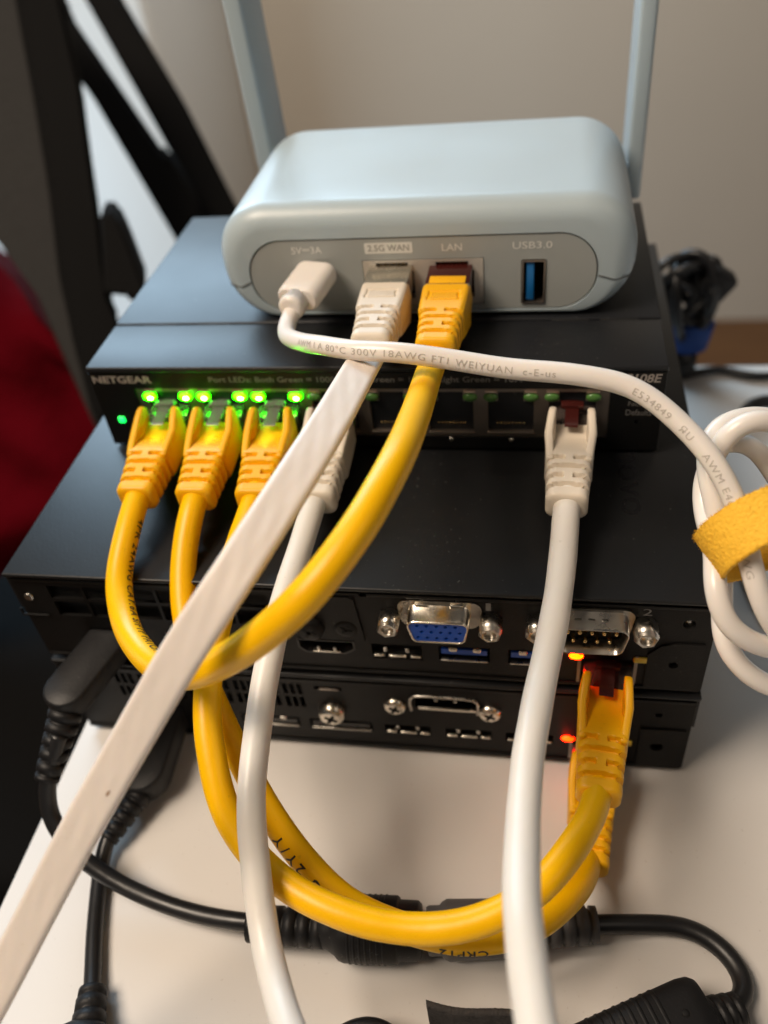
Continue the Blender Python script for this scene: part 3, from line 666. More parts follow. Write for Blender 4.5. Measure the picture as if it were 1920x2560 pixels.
# ------------------------------------------------------------------ cable paths (world millimetres)
PATHS = {
    'A': [(-56, 24, 81.4), (-55.8, 17, 80.6), (-55.8, 7.6, 77.2), (-55.5, -2.2, 72.6), (-49.3, -15.1, 70.4), (-38.1, -27.3, 73.7), (-25.4, -37.2, 82.2), (-13.6, -42.5, 92.9), (-0.9, -45.4, 106.0), (8.5, -43.3, 114.9), (16.0, -33.5, 120.6), (21.1, -16.5, 122.9), (21.9, 4.2, 118.3), (21.5, 24.9, 112.4), (21.3, 36, 109.2), (21.7, 44, 108)],
    'B': [(-40, 24, 81.4), (-39.9, 17, 80.4), (-40.6, 9.5, 75.8), (-39.9, -0.9, 69.0), (-35.8, -12.9, 61.8), (-29.2, -22.8, 55.3), (-20.9, -33.6, 47.3), (-12.7, -42.8, 39.6), (-4.2, -50.3, 33.8), (6.8, -57.3, 29.3), (19.1, -60.6, 27.0), (33.6, -62.0, 26.2), (47.4, -58.0, 25.5), (56.0, -48.9, 21.2), (60.6, -39.7, 14.5), (62, -33, 9.4)],
    'C': [(-24, 24, 81.4), (-24.1, 17, 80.4), (-26, 7.4, 76.2), (-27.2, -8.9, 69.9), (-27.2, -21.0, 65.7), (-25.9, -31.8, 61.1), (-22.6, -42.1, 55.0), (-17.4, -51.2, 48.2), (-6.1, -59.8, 43.4), (7.6, -65.3, 42.8), (23.2, -66.9, 41.6), (37.2, -65.0, 43.6), (48.9, -58.6, 46.5), (57.2, -47.2, 46.5), (61.2, -37.8, 43.9), (62.6, -30, 41.6)],
    'D': [(-8, 24, 81.4), (-8.3, 17, 80.6), (-9.2, 9.1, 78.0), (-11.1, -8.5, 73.8), (-12.4, -22.0, 68.3), (-12.2, -36.7, 62.7), (-11.1, -50.6, 57.8), (-8.4, -62.0, 50.6), (-4.0, -74.8, 44.5), (2.1, -85.7, 46.1), (8.8, -95.0, 52.1), (13.0, -101.3, 54.7), (19, -128, 48), (26, -170, 30), (30, -230, 10), (32, -330, 4), (32, -430, 4)],
    'E': [(54.4, 24, 82), (54.1, 17, 81.2), (53.4, 6.9, 77.8), (51.7, -9.5, 74.5), (49.4, -22.6, 71.4), (47.2, -37.9, 71.7), (46.0, -53.8, 72.7), (45.9, -68.2, 75.0), (46.5, -79.3, 77.7), (48.0, -89.1, 78.6), (49.6, -97.7, 79.3), (51.1, -103.6, 78.5), (56, -124, 70), (62, -160, 48), (66, -215, 18), (67, -300, 4), (66, -430, 4)],
    'F': [(5.9, 47, 110), (6.1, 42, 110.4), (7.6, 31.9, 115.7), (7.5, 18.9, 119.0), (6.3, -3.0, 122.4), (2.3, -24.3, 122.3), (-4.3, -42.3, 117.8), (-12.6, -50.3, 108.2), (-23.6, -58.7, 92.8), (-35.6, -69.8, 76.2), (-45.9, -80.6, 61.0), (-55.4, -92.6, 47.3), (-61.8, -99.6, 38.3), (-78, -124, 14), (-96, -150, -16), (-112, -172, -60), (-120, -182, -140), (-122, -184, -300)],
    'G': [(-17.6, 63, 112), (-18.6, 57, 110.8), (-17.4, 49.5, 111.0), (-13.2, 42.5, 113.6), (-8.6, 36.5, 116.3), (-3.0, 30.7, 119.2), (5.4, 25.0, 121.3), (16.2, 22.8, 122.0), (27.3, 22.5, 120.4), (40.4, 21.3, 118.7), (55.0, 19.8, 118.1), (66.6, 17.8, 116.1), (75.7, 12.0, 111.4), (82.3, 5.1, 106.7), (86.9, -1.3, 100.0), (89.0, -9.4, 93.6), (92.7, -15.0, 85.0), (99.7, -14.4, 74.8), (107.9, -4.7, 71.3), (110.9, 8.1, 78.5), (106.7, 17.7, 93.1), (99.1, 19.3, 104.4), (92.4, 17.5, 108.7), (87.4, 16.3, 107.1), (84.8, 15.0, 101.9), (83.0, 14.2, 95.4), (82.8, 8.6, 90.9), (84.0, -2.3, 89.1), (83.4, -10.4, 86.4), (86.1, -15.2, 80.5), (93.1, -15.7, 75.1), (101.9, -12.2, 70.6), (111.9, 0.6, 67.0), (114.9, 14.5, 75.4), (109.6, 24.9, 91.2), (100.0, 26.6, 101.5), (90.4, 24.0, 104.2), (84.1, 19.3, 103.6), (82.6, 13.1, 100.3), (84.4, 6.5, 94.2), (86.3, 0.9, 86.0), (87.5, -3.6, 74.8), (87.8, -11.0, 69.6), (93.4, -14.9, 63.8), (102.0, -14.4, 59.1), (111.8, -5.1, 57.8), (115.2, 9.4, 65.3), (105.6, 19.5, 81.8), (98.6, 22.6, 91.7), (95.0, 24.5, 96.0), (90.5, 25.6, 97.2), (87.5, 25, 95.6)],
}
UP = Vector((.05, -.62, .78))
# ------------------------------------------------------------------ RJ45 plug with moulded boot
def smooth01(t): t = max(0, min(1, t)); return t*t*(3-2*t)
def rj45(th, Mx, bootm, shielded=False, flat_side_up=False, latch_m='amber', flatcable=False):
    """local: x width, y towards the jack (0 = jack face), z latch side; Mx maps local mm to world mm"""
    ys = [-35+.25*i for i in range(int((25.2 if flat_side_up else 28)/.25)+1)]; rings = []
    def half(y):
        t = (y+35)/25; return 5.05+1.15*smooth01(t)
    def top(y):
        if y > -21.6: 
            t = smooth01((y+21.6)/10.0); return 4.9-2.3*t
        return 4.9-(1.0*smooth01((-21.6-y)/13.4))
    def bot(y): return -4.55+.35*smooth01((-25-y)/10)
    for k, y in enumerate(ys):
        hw, zt, zb = half(y), top(y), bot(y)
        end = y+35
        ins = 0 if end > 1.2 else 1.2-math.sqrt(max(0, 1.44-(1.2-end)**2))
        r = 2.3 if y < -22 else 1.2
        P = rrect(-hw+ins, hw-ins, zb+ins, zt-ins, max(.4, r-ins*.5), 5)
        # densify sides
        Q = []
        for i in range(len(P)):
            a, b = P[i], P[(i+1) % len(P)]; L = math.dist(a, b); Q.append(a)
            if i % 6 == 5:
                for j in range(1, 30): Q.append((a[0]+(b[0]-a[0])*j/30, a[1]+(b[1]-a[1])*j/30))
        rr = []
        for x, z in Q:
            g = 0
            for yc, split in ((-22.6, 1), (-25.6, 0), (-28.6, 1), (-31.6, 0)):
                d = abs(y-yc+(.25*(1-(x/hw)**2)*-2 if abs(z) > 3 else 0))
                gg = 1-smooth01((d-.45)/.3)
                if split and abs(x) < 3: gg *= smooth01((abs(x)-1.0)/.35)
                g = max(g, gg)
            dep = 1.35*g
            if z < zb+.6 and -19 < y < -11:        # recessed lettering box on the flat side
                fx, fy = abs(x)-3.9, abs(y+15.4)-2.0
                if fx < .3 and fy < .3 and (fx > -.35 or fy > -.35): dep = max(dep, .4)
            nx, nz = x/hw, z/4.8; l = math.hypot(nx, nz) or 1; 
            if abs(z) > 3.0 and abs(x) < hw-1.4: nx, nz, l = 0, (1 if z > 0 else -1), 1
            rr.append(Vector((x-nx/l*dep, y, z-nz/l*dep)))
        rings.append(rr)
    bm = BM(); loft(bm, rings)
    # two guard arms beside the latch
    for s in (-1, 1):
        poly = [(-22.4, 4.4), (-19, 5.3), (-14, 6.0), (-11, 7.4), (-8.4, 8.3), (-6.9, 8.2), (-5.9, 7.0), (-5.7, 4.6), (-7.3, .8), (-8.2, -3.6), (-12, -4.2), (-22.0, -4.1)]
        wo = [5.6, 5.9, 6.25, 6.1, 5.9, 5.8, 5.7, 5.8, 6.2, 6.2, 6.3, 5.9]
        A = [Vector((s*o, y, z)) for (y, z), o in zip(poly, wo)]; B = [Vector((s*(o-2.0), y, z)) for (y, z), o in zip(poly, wo)]
        sub = BM(); loft(sub, [A, B])
        bmesh.ops.recalc_face_normals(sub, faces=sub.faces)
        bmesh.ops.bevel(sub, geom=[e for e in sub.edges if e.calc_face_angle(0) > 1.1], offset=.65, segments=3, affect='EDGES', profile=.5, clamp_overlap=True)
        me = bpy.data.meshes.new('t'); sub.to_mesh(me); sub.free(); bm.from_mesh(me); bpy.data.meshes.remove(me)
    bmesh.ops.recalc_face_normals(bm, faces=bm.faces)
    bm.transform(Mx); boot = part('plug_boot', bm, bootm, th, sharp=50)
    # lettering raised in the box
    bm = fit(text_bm('CAT.6A', 1, bold=.01), 6.4, 2.1)
    for v in bm.verts: x, y = v.co.x-3.2, v.co.y-1.05; v.co = Vector((-x, -15.4+y, -4.64))
    bm.transform(Mx); part('raised_lettering', bm, bootm, th, parent=boot)
    # connector body
    if shielded:
        bm = BM(); box(bm, (-5.95, -12, -4.1), (5.95, 9, 2.5), .35, 2); bm.transform(Mx); part('shield', bm, M['nickel'], th, parent=boot)
        bm = BM(); box(bm, (-5.9, -10.4, -4.45), (5.9, -9.5, 2.6), .2, 2); bm.transform(Mx); part('shield_collar', bm, M['nickel'], th, parent=boot)
    else:
        bm = BM(); box(bm, (-5.85, -12, -4.05), (5.85, 9, 2.45), .3, 2); bm.transform(Mx); part('clear_connector', bm, M[latch_m if latch_m == 'amber' and flat_side_up else 'clear'], th, parent=boot)
        if flat_side_up:
            bm = BM(); box(bm, (-6.0, -10.4, -4.4), (6.0, -9.3, 2.6), .2, 2); bm.transform(Mx); part('shield_collar', bm, M['steel'], th, parent=boot)
            bm = BM(); box(bm, (-4.8, -9.0, -4.35), (4.8, -5.4, -3.2), .2, 2); bm.transform(Mx); part('inner_jacket', bm, bootm, th, parent=boot)
        else:
            bm = BM(); box(bm, (-3.0, -12, -2.6), (3.0, -1, .8), .8, 2); bm.transform(Mx); part('inner_jacket', bm, M['void'], th, parent=boot)
    # latch
    bm = BM()
    prof = [(8, 2.5), (-2, 5.0), (-10.5, 5.6), (-11.2, 5.2), (-10.6, 4.6), (-2, 4.1), (8, 1.8)]
    A = [Vector((-1.7, y, z)) for y, z in prof]; B = [Vector((1.7, y, z)) for y, z in prof]
    loft(bm, [A, B]); box(bm, (-2.9, -3.4, 4.6), (2.9, -1.2, 5.9), .2); bmesh.ops.recalc_face_normals(bm, faces=bm.faces)
    bm.transform(Mx); part('latch_tab', bm, M[latch_m], th, parent=boot)
    return boot
def frame_m(pos, ins, upv):
    y = Vector(ins).normalized(); z = Vector(upv); z = (z-y*z.dot(y)).normalized(); x = y.cross(z)
    m = Matrix((x, y, z)).transposed().to_4x4(); m.translation = Vector(pos); return m
def sw_m(i, dx=-1.0, dz=2.4): return frame_m((PC[i], 53.2, 83.4), (dx, 33, dz), (0, 0, 1))
gy = 'yellow network patch cables'; gw = 'round white network cables'
R_ = 3.25
# yellow cable: first port of the switch to the router
A = Thing('network_cable', 'yellow network cable arching from the leftmost switch port up to the router socket marked LAN', 'network cable', (-57, 20, 83), gy)
pa = spline(PATHS['A'], .8, 30); part('cable_jacket', tube(pa, R_, 22, UP, .05, 1), M['yellow'], A)
rj45(A, sw_m(0), M['yellow_boot'], latch_m='frosted_green_lit')
rj45(A, frame_m((22.7, 77.6, 110.9), (.9, 34, 1.6), (0, 0, -1)), M['yellow_boot'], flat_side_up=True)
part('printed_text', wrap_text('4PR 24AWG CAT.6A S/FTP PATCH CABLE 4PR 24AWG', pa, 12, 2.2, R_, UP, phi0=1.42, bold=.02), M['print_black'], A)
B = Thing('network_cable', 'yellow network cable from the second switch port, hanging down to the lower computer', 'network cable', (-41, 20, 83), gy)
pb = spline(PATHS['B'], .8, 30); part('cable_jacket', tube(pb, R_, 22, UP, .05, 5), M['yellow'], B)
rj45(B, sw_m(1), M['yellow_boot'], latch_m='frosted_green_lit')
rj45(B, frame_m((64.6, 0.2, 7.6), (2.4, 33, -.6), (0, 0, 1)), M['yellow_boot'])
LB = sum((b-a).length for a, b in zip(pb, pb[1:]))
part('printed_text', wrap_text('24AWG 2Y/Y', pb, 121.5, 2.7, R_, UP, phi0=-.42, spacing=1.45, flip=True, bold=.02), M['print_black'], B)
part('printed_text', wrap_text('CRP12', pb, 146, 2.3, R_, UP, phi0=-.8, flip=True, bold=.02), M['print_black'], B)
Cc = Thing('network_cable', 'yellow network cable from the third switch port, looping low in front to the upper computer', 'network cable', (-25, 20, 83), gy)
pc = spline(PATHS['C'], .8, 30); part('cable_jacket', tube(pc, R_, 22, UP, .12, 9), M['yellow'], Cc)
rj45(Cc, sw_m(2), M['yellow_boot'], latch_m='frosted_green_lit')
rj45(Cc, frame_m((65.6, 0.2, 43.4), (3.2, 33, 1.4), (0, 0, 1)), M['yellow_boot'])
Dd = Thing('network_cable', 'round white network cable passing behind the flat ribbon cable and the arching yellow one', 'network cable', (-9, 20, 83), gw)
pd = spline(PATHS['D'], .8, 30); part('cable_jacket', tube(pd, 3.1, 22, UP, .16, 13), M['white'], Dd)
rj45(Dd, sw_m(3), M['white_boot'])
Ee = Thing('network_cable', 'round white network cable from the rightmost switch port, hanging in front of both computers', 'network cable', (56, 20, 83), gw)
pe = spline(PATHS['E'], .8, 30); part('cable_jacket', tube(pe, R_, 22, UP, .16, 17), M['white'], Ee)
rj45(Ee, sw_m(7, 1.6, 1.6), M['white_boot'])
# flat white cable
Ff = Thing('flat_cable', 'flat ivory ribbon network cable crossing diagonally from the router to the lower left', 'network cable', (6, 44, 110))
pf = spline(PATHS['F'], .8, 60); part('cable_jacket', tape(pf, 7.9, 2.1, Vector((.16, -.58, .80)), 2), M['flat'], Ff)
rj45(Ff, frame_m((6.3, 77.6, 111.3), (.4, 34, .5), (0, 0, -1)), M['white_boot'], shielded=True, flat_side_up=True)
fpath = frames(pf, Vector((.16, -.58, .80)))
i_ = min(range(len(fpath)), key=lambda k: abs(fpath[k][0].z-84.0)+(0 if k > 100 else 999)); p, t, u, v = fpath[i_]
bm = BM(); lathe(bm, p+u*1.02-v*1.2, u, [(0, .7), (.06, .62), (.075, .05)], 14, (t, 1.4, .8)); part('stain_spot', bm, mat('tan_stain', (.40, .27, .19, 1), .6), Ff)
# usb charging cable with its coil
Gg = Thing('charging_cable', 'glossy white USB-C charging cable plugged into the router, its spare length coiled at right', 'charging cable', (-15, 60, 112))
UPG = Vector((-.02, -.55, .83))
pg = spline(PATHS['G'], .8, 26); RG = 2.28
part('cable_jacket', tube(pg, RG, 18, UPG, .03, 3), M['usb_white'], Gg)
d = Vector((3.6, 17, 1.2)).normalized(); upv = Vector((0, 0, 1)); xx = d.cross(upv).normalized(); zz = xx.cross(d)
base = Vector((-14.2, 77.8, 114.2)); rings = []
for s, k in [(0, .90), (.6, .97), (1.6, 1), (13.0, 1), (14.0, .97), (14.6, .88), (14.7, .6)]:
    P = rrect(-6.0*k, 6.0*k, -3.3*k, 3.3*k, 3.0*k, 7); rings.append([base-d*s+xx*x+zz*z for x, z in P])
bm = BM(); loft(bm, rings); bmesh.ops.recalc_face_normals(bm, faces=bm.faces); ub = part('plug_housing', bm, M['usb_white'], Gg)
bm = BM(); lathe(bm, base-d*14.4, -d, [(0, 3.3), (2.6, 3.2), (2.7, 3.6), (4.3, 3.5), (4.9, 3.1), (5.0, 2.3)], 28); part('strain_relief', bm, M['usb_white'], Gg, parent=ub)
bm = BM(); P = rrect(-4.3, 4.3, -1.3, 1.3, 1.25, 5); loft(bm, [[base+d*s+xx*x+zz*z for x, z in P] for s in (-.5, 4)]); part('metal_tip', bm, M['nickel'], Gg, parent=ub)
part('printed_text', wrap_text('AWM I A 80°C 300V 18AWG FT1 WEIYUAN  c-E-us                  E534849   ЯU    AWM E464A  18AWG', pg, 31, 1.5, RG, UPG, phi0=-.55, xs=1.22, bold=-.004), M['print_grey'], Gg)

# yellow hook-and-loop strap round the coil
st_c = Vector((92.2, -1.8, 94.0)); U = Vector((.90, .40, .20)).normalized(); Ax = Vector((.22, -.94, -.26)); Ax = (Ax-U*Ax.dot(U)).normalized(); Vv = Ax.cross(U).normalized()
if Vv.z < 0: Vv = -Vv
bm = BM(); n = 170; hw = 5.4; m = 24
def strap_pt(a, s, rad):
    rx, rz = 10.6+rad, 10.2+rad
    c = st_c+U*rx*cos(a)+Vv*rz*sin(a)+Ax*(s+1.4*sin(a)*1.2)
    return c
grid = []
for i in range(n):
    a = 2*pi*i/n; row = []
    for j in range(m+1):
        s = -hw+2*hw*j/m
        fz = .0
        if (i+2*(j % 2)) % 4 == 0: fz = .2*abs(noise.noise(Vector((i*.9, j*.9, 0))))+.16
        row.append(bm.verts.new(strap_pt(a, s+.10*noise.noise(Vector((i*1.7, j, 5))), .9+fz)))
    row += [bm.verts.new(strap_pt(a, hw, 0)), bm.verts.new(strap_pt(a, -hw, 0))]
    grid.append(row)
for i in range(n):
    a, b = grid[i], grid[(i+1) % n]; k = len(a)
    for j in range(k): bm.faces.new((a[j], a[(j+1) % k], b[(j+1) % k], b[j]))
bmesh.ops.recalc_face_normals(bm, faces=bm.faces)
st = Thing('cable_strap', 'fuzzy yellow hook and loop strap holding the white coil together', 'cable tie', tuple(st_c))
so = part('strap_band', bm, M['velcro'], st, sharp=180)
bm = BM(); rnd = random.Random(3)
for _ in range(1300):                     # stray loops of the fabric
    a = rnd.uniform(0, 2*pi); s = rnd.choice([rnd.uniform(-hw, hw), rnd.uniform(-hw, hw), -hw, hw]); p = strap_pt(a, s, .95); out = (strap_pt(a, s, 2)-strap_pt(a, s, 1)).normalized()
    q = p+out*rnd.uniform(.08, .3)+Ax*rnd.uniform(-.35, .35)+U*rnd.uniform(-.3, .3); w_ = Ax.cross(out)*.045
    q2 = p+out*.05+Ax*rnd.uniform(-.5, .5)+U*rnd.uniform(-.2, .2)
    v1, v2, v3, v4 = [bm.verts.new(x) for x in (p-w_, p+w_, q+w_*.8, q-w_*.8)]; v5, v6 = bm.verts.new(q2+w_), bm.verts.new(q2-w_)
    bm.faces.new((v1, v2, v3, v4)); bm.faces.new((v4, v3, v5, v6))
part('strap_fibre', bm, M['velcro'], st, parent=so, sharp=180, kind='stuff')

# ------------------------------------------------------------------ black power leads on the left
def ribbed_relief(bm, p0, p1, r0, r1, n=6, axis_u=None):
    p0, p1 = Vector(p0), Vector(p1); L = (p1-p0).length; prof = []
    for i in range(n):
        a = L*i/n; b = L*(i+1)/n; ra = r0+(r1-r0)*i/n; rb_ = r0+(r1-r0)*(i+1)/n
        prof += [(a+.02, ra), (a+(b-a)*.70, ra*.99), (a+(b-a)*.76, ra*.82), (b-.05, rb_*.82)]
    prof += [(L, r1), (L+1.5, r1*.98), (L+1.8, r1*.6)]
    return lathe(bm, p0, p1-p0, prof, 26)
def oval_plug(th, p0, p1, half, thick, nrm):
    """rounded slab with a half-round outer end, from the socket (p0) outwards (p1)"""
    p0, p1 = Vector(p0), Vector(p1); d = (p1-p0).normalized(); nz = Vector(nrm); nz = (nz-d*nz.dot(d)).normalized(); x = d.cross(nz); L = (p1-p0).length
    out = [(-half, 0)]+[(half*cos(a), L-half+half*sin(a)) for a in [pi-pi*i/20 for i in range(21)]]+[(half, 0)]
    rings = []
    for z, ins in ((-thick, .8), (-thick+.35, .25), (-thick+.9, 0), (thick-.9, 0), (thick-.35, .25), (thick, .8)):
        rings.append([p0+x*(a*(1-ins/half))+d*(b*(1-ins/L*.9))+nz*z for a, b in out])
    bm = BM(); loft(bm, rings); bmesh.ops.recalc_face_normals(bm, faces=bm.faces); return part('plug_housing', bm, M['black_rubber'], th)
PN = [(-73.3, -26.5, 38.5), (-75.2, -30.5, 33.5), (-77.2, -34.8, 27.5), (-77.0, -39.5, 20), (-70.9, -44.8, 13.5), (-60.8, -49.0, 9), (-48.3, -52.4, 6.5), (-34.8, -54.8, 6.0), (-22, -55.8, 6.8), (-14, -55.8, 7)]
N1 = Thing('power_lead', 'black power lead with oval plug in the upper computer, ending in a thick ribbed coupler', 'power lead', (-66, -5, 44))
part('cable_jacket', tube(spline(PN, .8, 20), 2.25, 18), M['black_pvc'], N1)
oval_plug(N1, (-65.8, 4, 45.4), (-74.6, -23.0, 43.4), 5.9, 3.5, (.1, .0, 1))
bm = BM(); ribbed_relief(bm, (-73.2, -20.5, 41.0), (-77.0, -33.0, 29.5), 4.4, 3.3, 5); part('strain_relief', bm, M['black_rubber'], N1)
bm = BM(); ribbed_relief(bm, (-1.2, -55.4, 7.6), (-19.0, -56.1, 7.2), 4.8, 4.4, 5); part('strain_relief', bm, M['black_rubber'], N1)
bm = BM(); lathe(bm, (-4, -55.5, 7.8), (20.5, 1.5, 0), [(0, 4.2), (3.5, 5.0), (5.5, 6.2), (6.5, 7.2), (8, 7.7), (20.5, 7.7), (21.0, 7.3), (21.2, 6.8), (25.6, 6.7), (26.4, 6.0), (26.6, 2)], 36); part('coupler_body', bm, M['black_rubber'], N1)
bm = BM()
for k in range(7): 
    c0 = Vector((-4, -55.5, 7.8))+Vector((20.5, 1.5, 0)).normalized()*(9+k*1.4); lathe(bm, c0, (20.5, 1.5, 0), [(0, 7.6), (.2, 7.85), (.6, 7.85), (.8, 7.6)], 36)
part('grip_ring', bm, M['black_rubber'], N1)
bm = BM(); cyl(bm, (21.5, -53.7, 7.6), (25.5, -53.4, 7.6), 2.7, 2.7, 20); part('metal_sleeve', bm, M['nickel'], N1)
# grey coupler and its lead to the adapter
PR = [(58, -48, 6.4), (65, -46.6, 5.4), (71, -45.2, 3.6), (77.2, -44.2, 2.8), (84.5, -44.0, 2.6), (90.8, -46.4, 2.6), (95.2, -50.8, 2.6), (96.8, -56.2, 3.0), (94.4, -60.6, 4.2), (90.5, -63.2, 5.6), (86, -64.5, 6.4)]
R1 = Thing('power_lead', 'black lead with grey ribbed coupler, looping on the table to the adapter at lower right', 'power lead', (44, -50, 0))
part('cable_jacket', tube(spline(PR, .8, 20), 2.3, 18), M['black_pvc'], R1)
bm = BM(); d1 = Vector((40, 6.2, -1.2)); c1 = Vector((23.6, -53.4, 7.6))
lathe(bm, c1, d1, [(0, 3), (.1, 5.2), (.8, 5.6), (3.4, 5.6), (4, 6.3), (5.2, 6.9), (24, 6.4), (24.4, 5.9), (26, 5.8), (27, 5.2)], 36); part('coupler_body', bm, M['grey_rubber'], R1)
bm = BM(); ribbed_relief(bm, c1+d1.normalized()*26, c1+d1.normalized()*39.2, 5.0, 4.3, 4); part('strain_relief', bm, M['grey_rubber'], R1)
# inline adapter at the lower right
dA = Vector((24.0, 11.7, 0)).normalized(); nA = Vector((0, 0, 1)); wA = dA.cross(nA)
AD = Thing('power_adapter', 'black ribbed inline power adapter cut off by the lower right edge', 'power adapter', (74, -74, 0))
cA = Vector((73.6, -72.2, 6.9))
bm = BM(); L2 = 15.5
rings = []
for s, k in [(-L2-1.5, .72), (-L2, .84), (-L2+1.5, .92), (L2-4, 1.0), (L2-1.6, .97), (L2-.4, .88), (L2+.1, .7)]:
    P = rrect(-9.2*k, 9.2*k, -6.6*k, 6.6*k, 4.2*k, 6); rings.append([cA+dA*s+wA*x+nA*z for x, z in P])
loft(bm, rings); bmesh.ops.recalc_face_normals(bm, faces=bm.faces); ad = part('housing', bm, M['black_rubber'], AD)
bm = BM()
for k in range(8):
    s = -11+k*2.2; P = rrect(-9.35, 9.35, -6.7, 6.72, 4.2, 6); P2 = [(x*.985, z*.985) for x, z in P]
    kk = .92+.08*(s+14)/26
    loft(bm, [[cA+dA*(s+o_)+wA*x*q*kk+nA*z*q*kk for x, z in P] for o_, q in ((0, .985), (.25, 1.0), (.75, 1.0), (1.0, .985))])
part('grip_ridge', bm, M['black_rubber'], AD, parent=ad)
bm = BM(); lathe(bm, cA+dA*9.2+wA*-1.5+nA*6.5, nA, [(0, .9), (.25, .8), (.27, .1)], 14); part('moulding_dimple', bm, M['void'], AD, parent=ad)
bm = BM(); ribbed_relief(bm, cA+dA*(L2-1), cA+dA*(L2+5.6)+nA*-.6, 4.9, 3.8, 3); part('strain_relief', bm, M['black_rubber'], AD)
bm = BM(); lathe(bm, cA-dA*(L2+.5), -dA, [(0, 5), (4, 4.2), (9, 4), (16, 2.3), (30, 2.3)], 24); part('tail', bm, M['black_rubber'], AD)
# second power lead
PS = [(-63.5, -22, 7), (-65.5, -31, 6.2), (-66.8, -37, 4.8), (-67.0, -42.3, 3.0), (-65.0, -50.4, 2.3), (-61.6, -61, 2.3), (-57.6, -71.4, 2.6), (-55.2, -77, 3.6)]
S1 = Thing('power_lead', 'thin black power lead from the lower computer, running straight towards the lower left edge', 'power lead', (-63, -10, 8), )
part('cable_jacket', tube(spline(PS, .8, 20), 2.15, 18), M['black_pvc'], S1)
oval_plug(S1, (-62.0, 4, 10.6), (-62.0, -25.5, 7.2), 7.2, 4.2, (.0, .1, 1))
bm = BM(); ribbed_relief(bm, (-61.5, -24, 6.8), (-66.2, -36, 4.9), 3.6, 2.8, 4); part('strain_relief', bm, M['black_rubber'], S1)
bm = BM(); ribbed_relief(bm, (-53.2, -82.5, 5.0), (-55.6, -75.6, 3.8), 4.0, 3.4, 2); part('strain_relief', bm, M['black_rubber'], S1)
bm = BM(); lathe(bm, (-52.0, -94, 5.4), (-1.6, 12.6, 0), [(0, 7.0), (4, 7.4), (9, 7.3), (11.2, 6.2), (12.2, 4.4), (12.7, 1)], 32, ((0, 0, 1), .72, 1)); part('coupler_body', bm, M['black_rubber'], S1)
# black strap standing at the lower edge, and the small black loop beside it
bm = BM(); gr = []; n = 60
def bs(t, z, off):
    x = 26.4+24*t; y = -73.4-.6*sin(t*6)-6*max(0, t-.75)
    return Vector((x+off*.2, y-off, z))
for i in range(n+1):
    t = i/n; row = []; ztop = 20.6-1.6*t+.25*noise.noise(Vector((i*.8, 3, 1)))
    for j in range(11): row.append(bm.verts.new(bs(t, 6+(ztop-6)*j/10, .55*(1+.7*noise.noise(Vector((i*1.3, j*1.3, 2)))))))
    row += [bm.verts.new(bs(t, ztop-.1, -.7)), bm.verts.new(bs(t, 6, -.7))]; gr.append(row)
for i in range(n):
    a, b = gr[i], gr[i+1]
    for j in range(13): bm.faces.new((a[j], a[(j+1) % 13], b[(j+1) % 13], b[j]))
bm.faces.new(gr[0]); bm.faces.new(gr[-1][::-1])
bmesh.ops.recalc_face_normals(bm, faces=bm.faces)
solo('cable_strap', bm, M['velcro_black'], 'frayed black hook and loop strap standing at the lower edge', 'cable tie', sharp=180)
lp = [Vector((13+11*cos(a), -88+12.6*sin(a), 7+sin(a*2))) for a in [2*pi*i/40 for i in range(40)]]; lp.append(lp[0])
solo('power_lead', tube(spline(lp, .9, 8), 2.2, 16), M['black_pvc'], 'short black cord loop just showing at the bottom edge', 'power lead')

# ------------------------------------------------------------------ coiled black cord behind the stack at the right
bc = Thing('cord_bundle', 'blurred bundle of black cord standing behind the stack at right', 'cord', (106, 202, 0))
rb_ = random.Random(11)
for k in range(11):
    pts = []; ax = Matrix.Rotation(rb_.uniform(-.7, .9), 3, 'Y') @ Matrix.Rotation(rb_.uniform(-.9, .9), 3, 'Z')
    rx, rz = rb_.uniform(5, 11), rb_.uniform(11, 19); c = Vector((107+rb_.uniform(-4, 4), 203+rb_.uniform(-3, 3), 38+rb_.uniform(-6, 5)))
    for i in range(30):
        a = 2*pi*i/30; pts.append(c+ax @ Vector((rx*cos(a), 2*sin(a*2+k), rz*sin(a))))
    pts.append(pts[0]); part('cord_turn', tube(spline(pts, 1.6, 4), 1.9, 12), M['black_pvc'], bc)
bm = BM(); box(bm, (112, 196, 38), (124, 206, 50), 2, 2, Matrix.Translation((118, 200, 44)) @ Matrix.Rotation(.6, 4, 'Y') @ Matrix.Translation((-118, -200, -44))); part('cord_plug', bm, M['black_rubber'], bc)
bm = BM(); lathe(bm, (110, 203, 12.5), (.02, 0, 1), [(0, 7.5), (.5, 9), (12, 10.5), (13, 9.5)], 30, ((1, 0, 0), 1, .8))
solo('cord_tie', bm, M['blue_tie'], 'blue fabric tie round the black cord bundle behind the stack', 'cable tie')
bm = BM(); lathe(bm, (107, 201, .2), (0.1, 0, 1), [(0, 7.5), (4, 8), (12, 7)], 24, ((1, 0, 0), 1, .8)); part('cord_foot', bm, M['black_pvc'], bc)
pts = [Vector(p) for p in ((108, 196, 2.2), (118, 199, 2.2), (128, 201, 2.2), (134, 196.5, 2.2), (141, 195, 2.2), (150, 196.5, 2.2), (170, 204, 2.2), (210, 200, 2.2))]
solo('thin_cord', tube(spline(pts, 2, 6), 1.9, 12), M['black_pvc'], 'thin black cord lying along the far edge of the table', 'cord')
pts = [Vector(p) for p in ((128, 158, 5), (131, 168, 5), (137, 172, 5.5), (146, 173, 5), (160, 168, 5), (175, 150, 5), (170, 110, 5), (150, 96, 5), (127, 100, 5), (117, 84, 5), (120, 60, 4))]
solo('thick_cord', tube(spline(pts, 2, 10), 2.8, 14), M['black_pvc'], 'thick black cord loop on the table, seen through the white coil', 'cord')

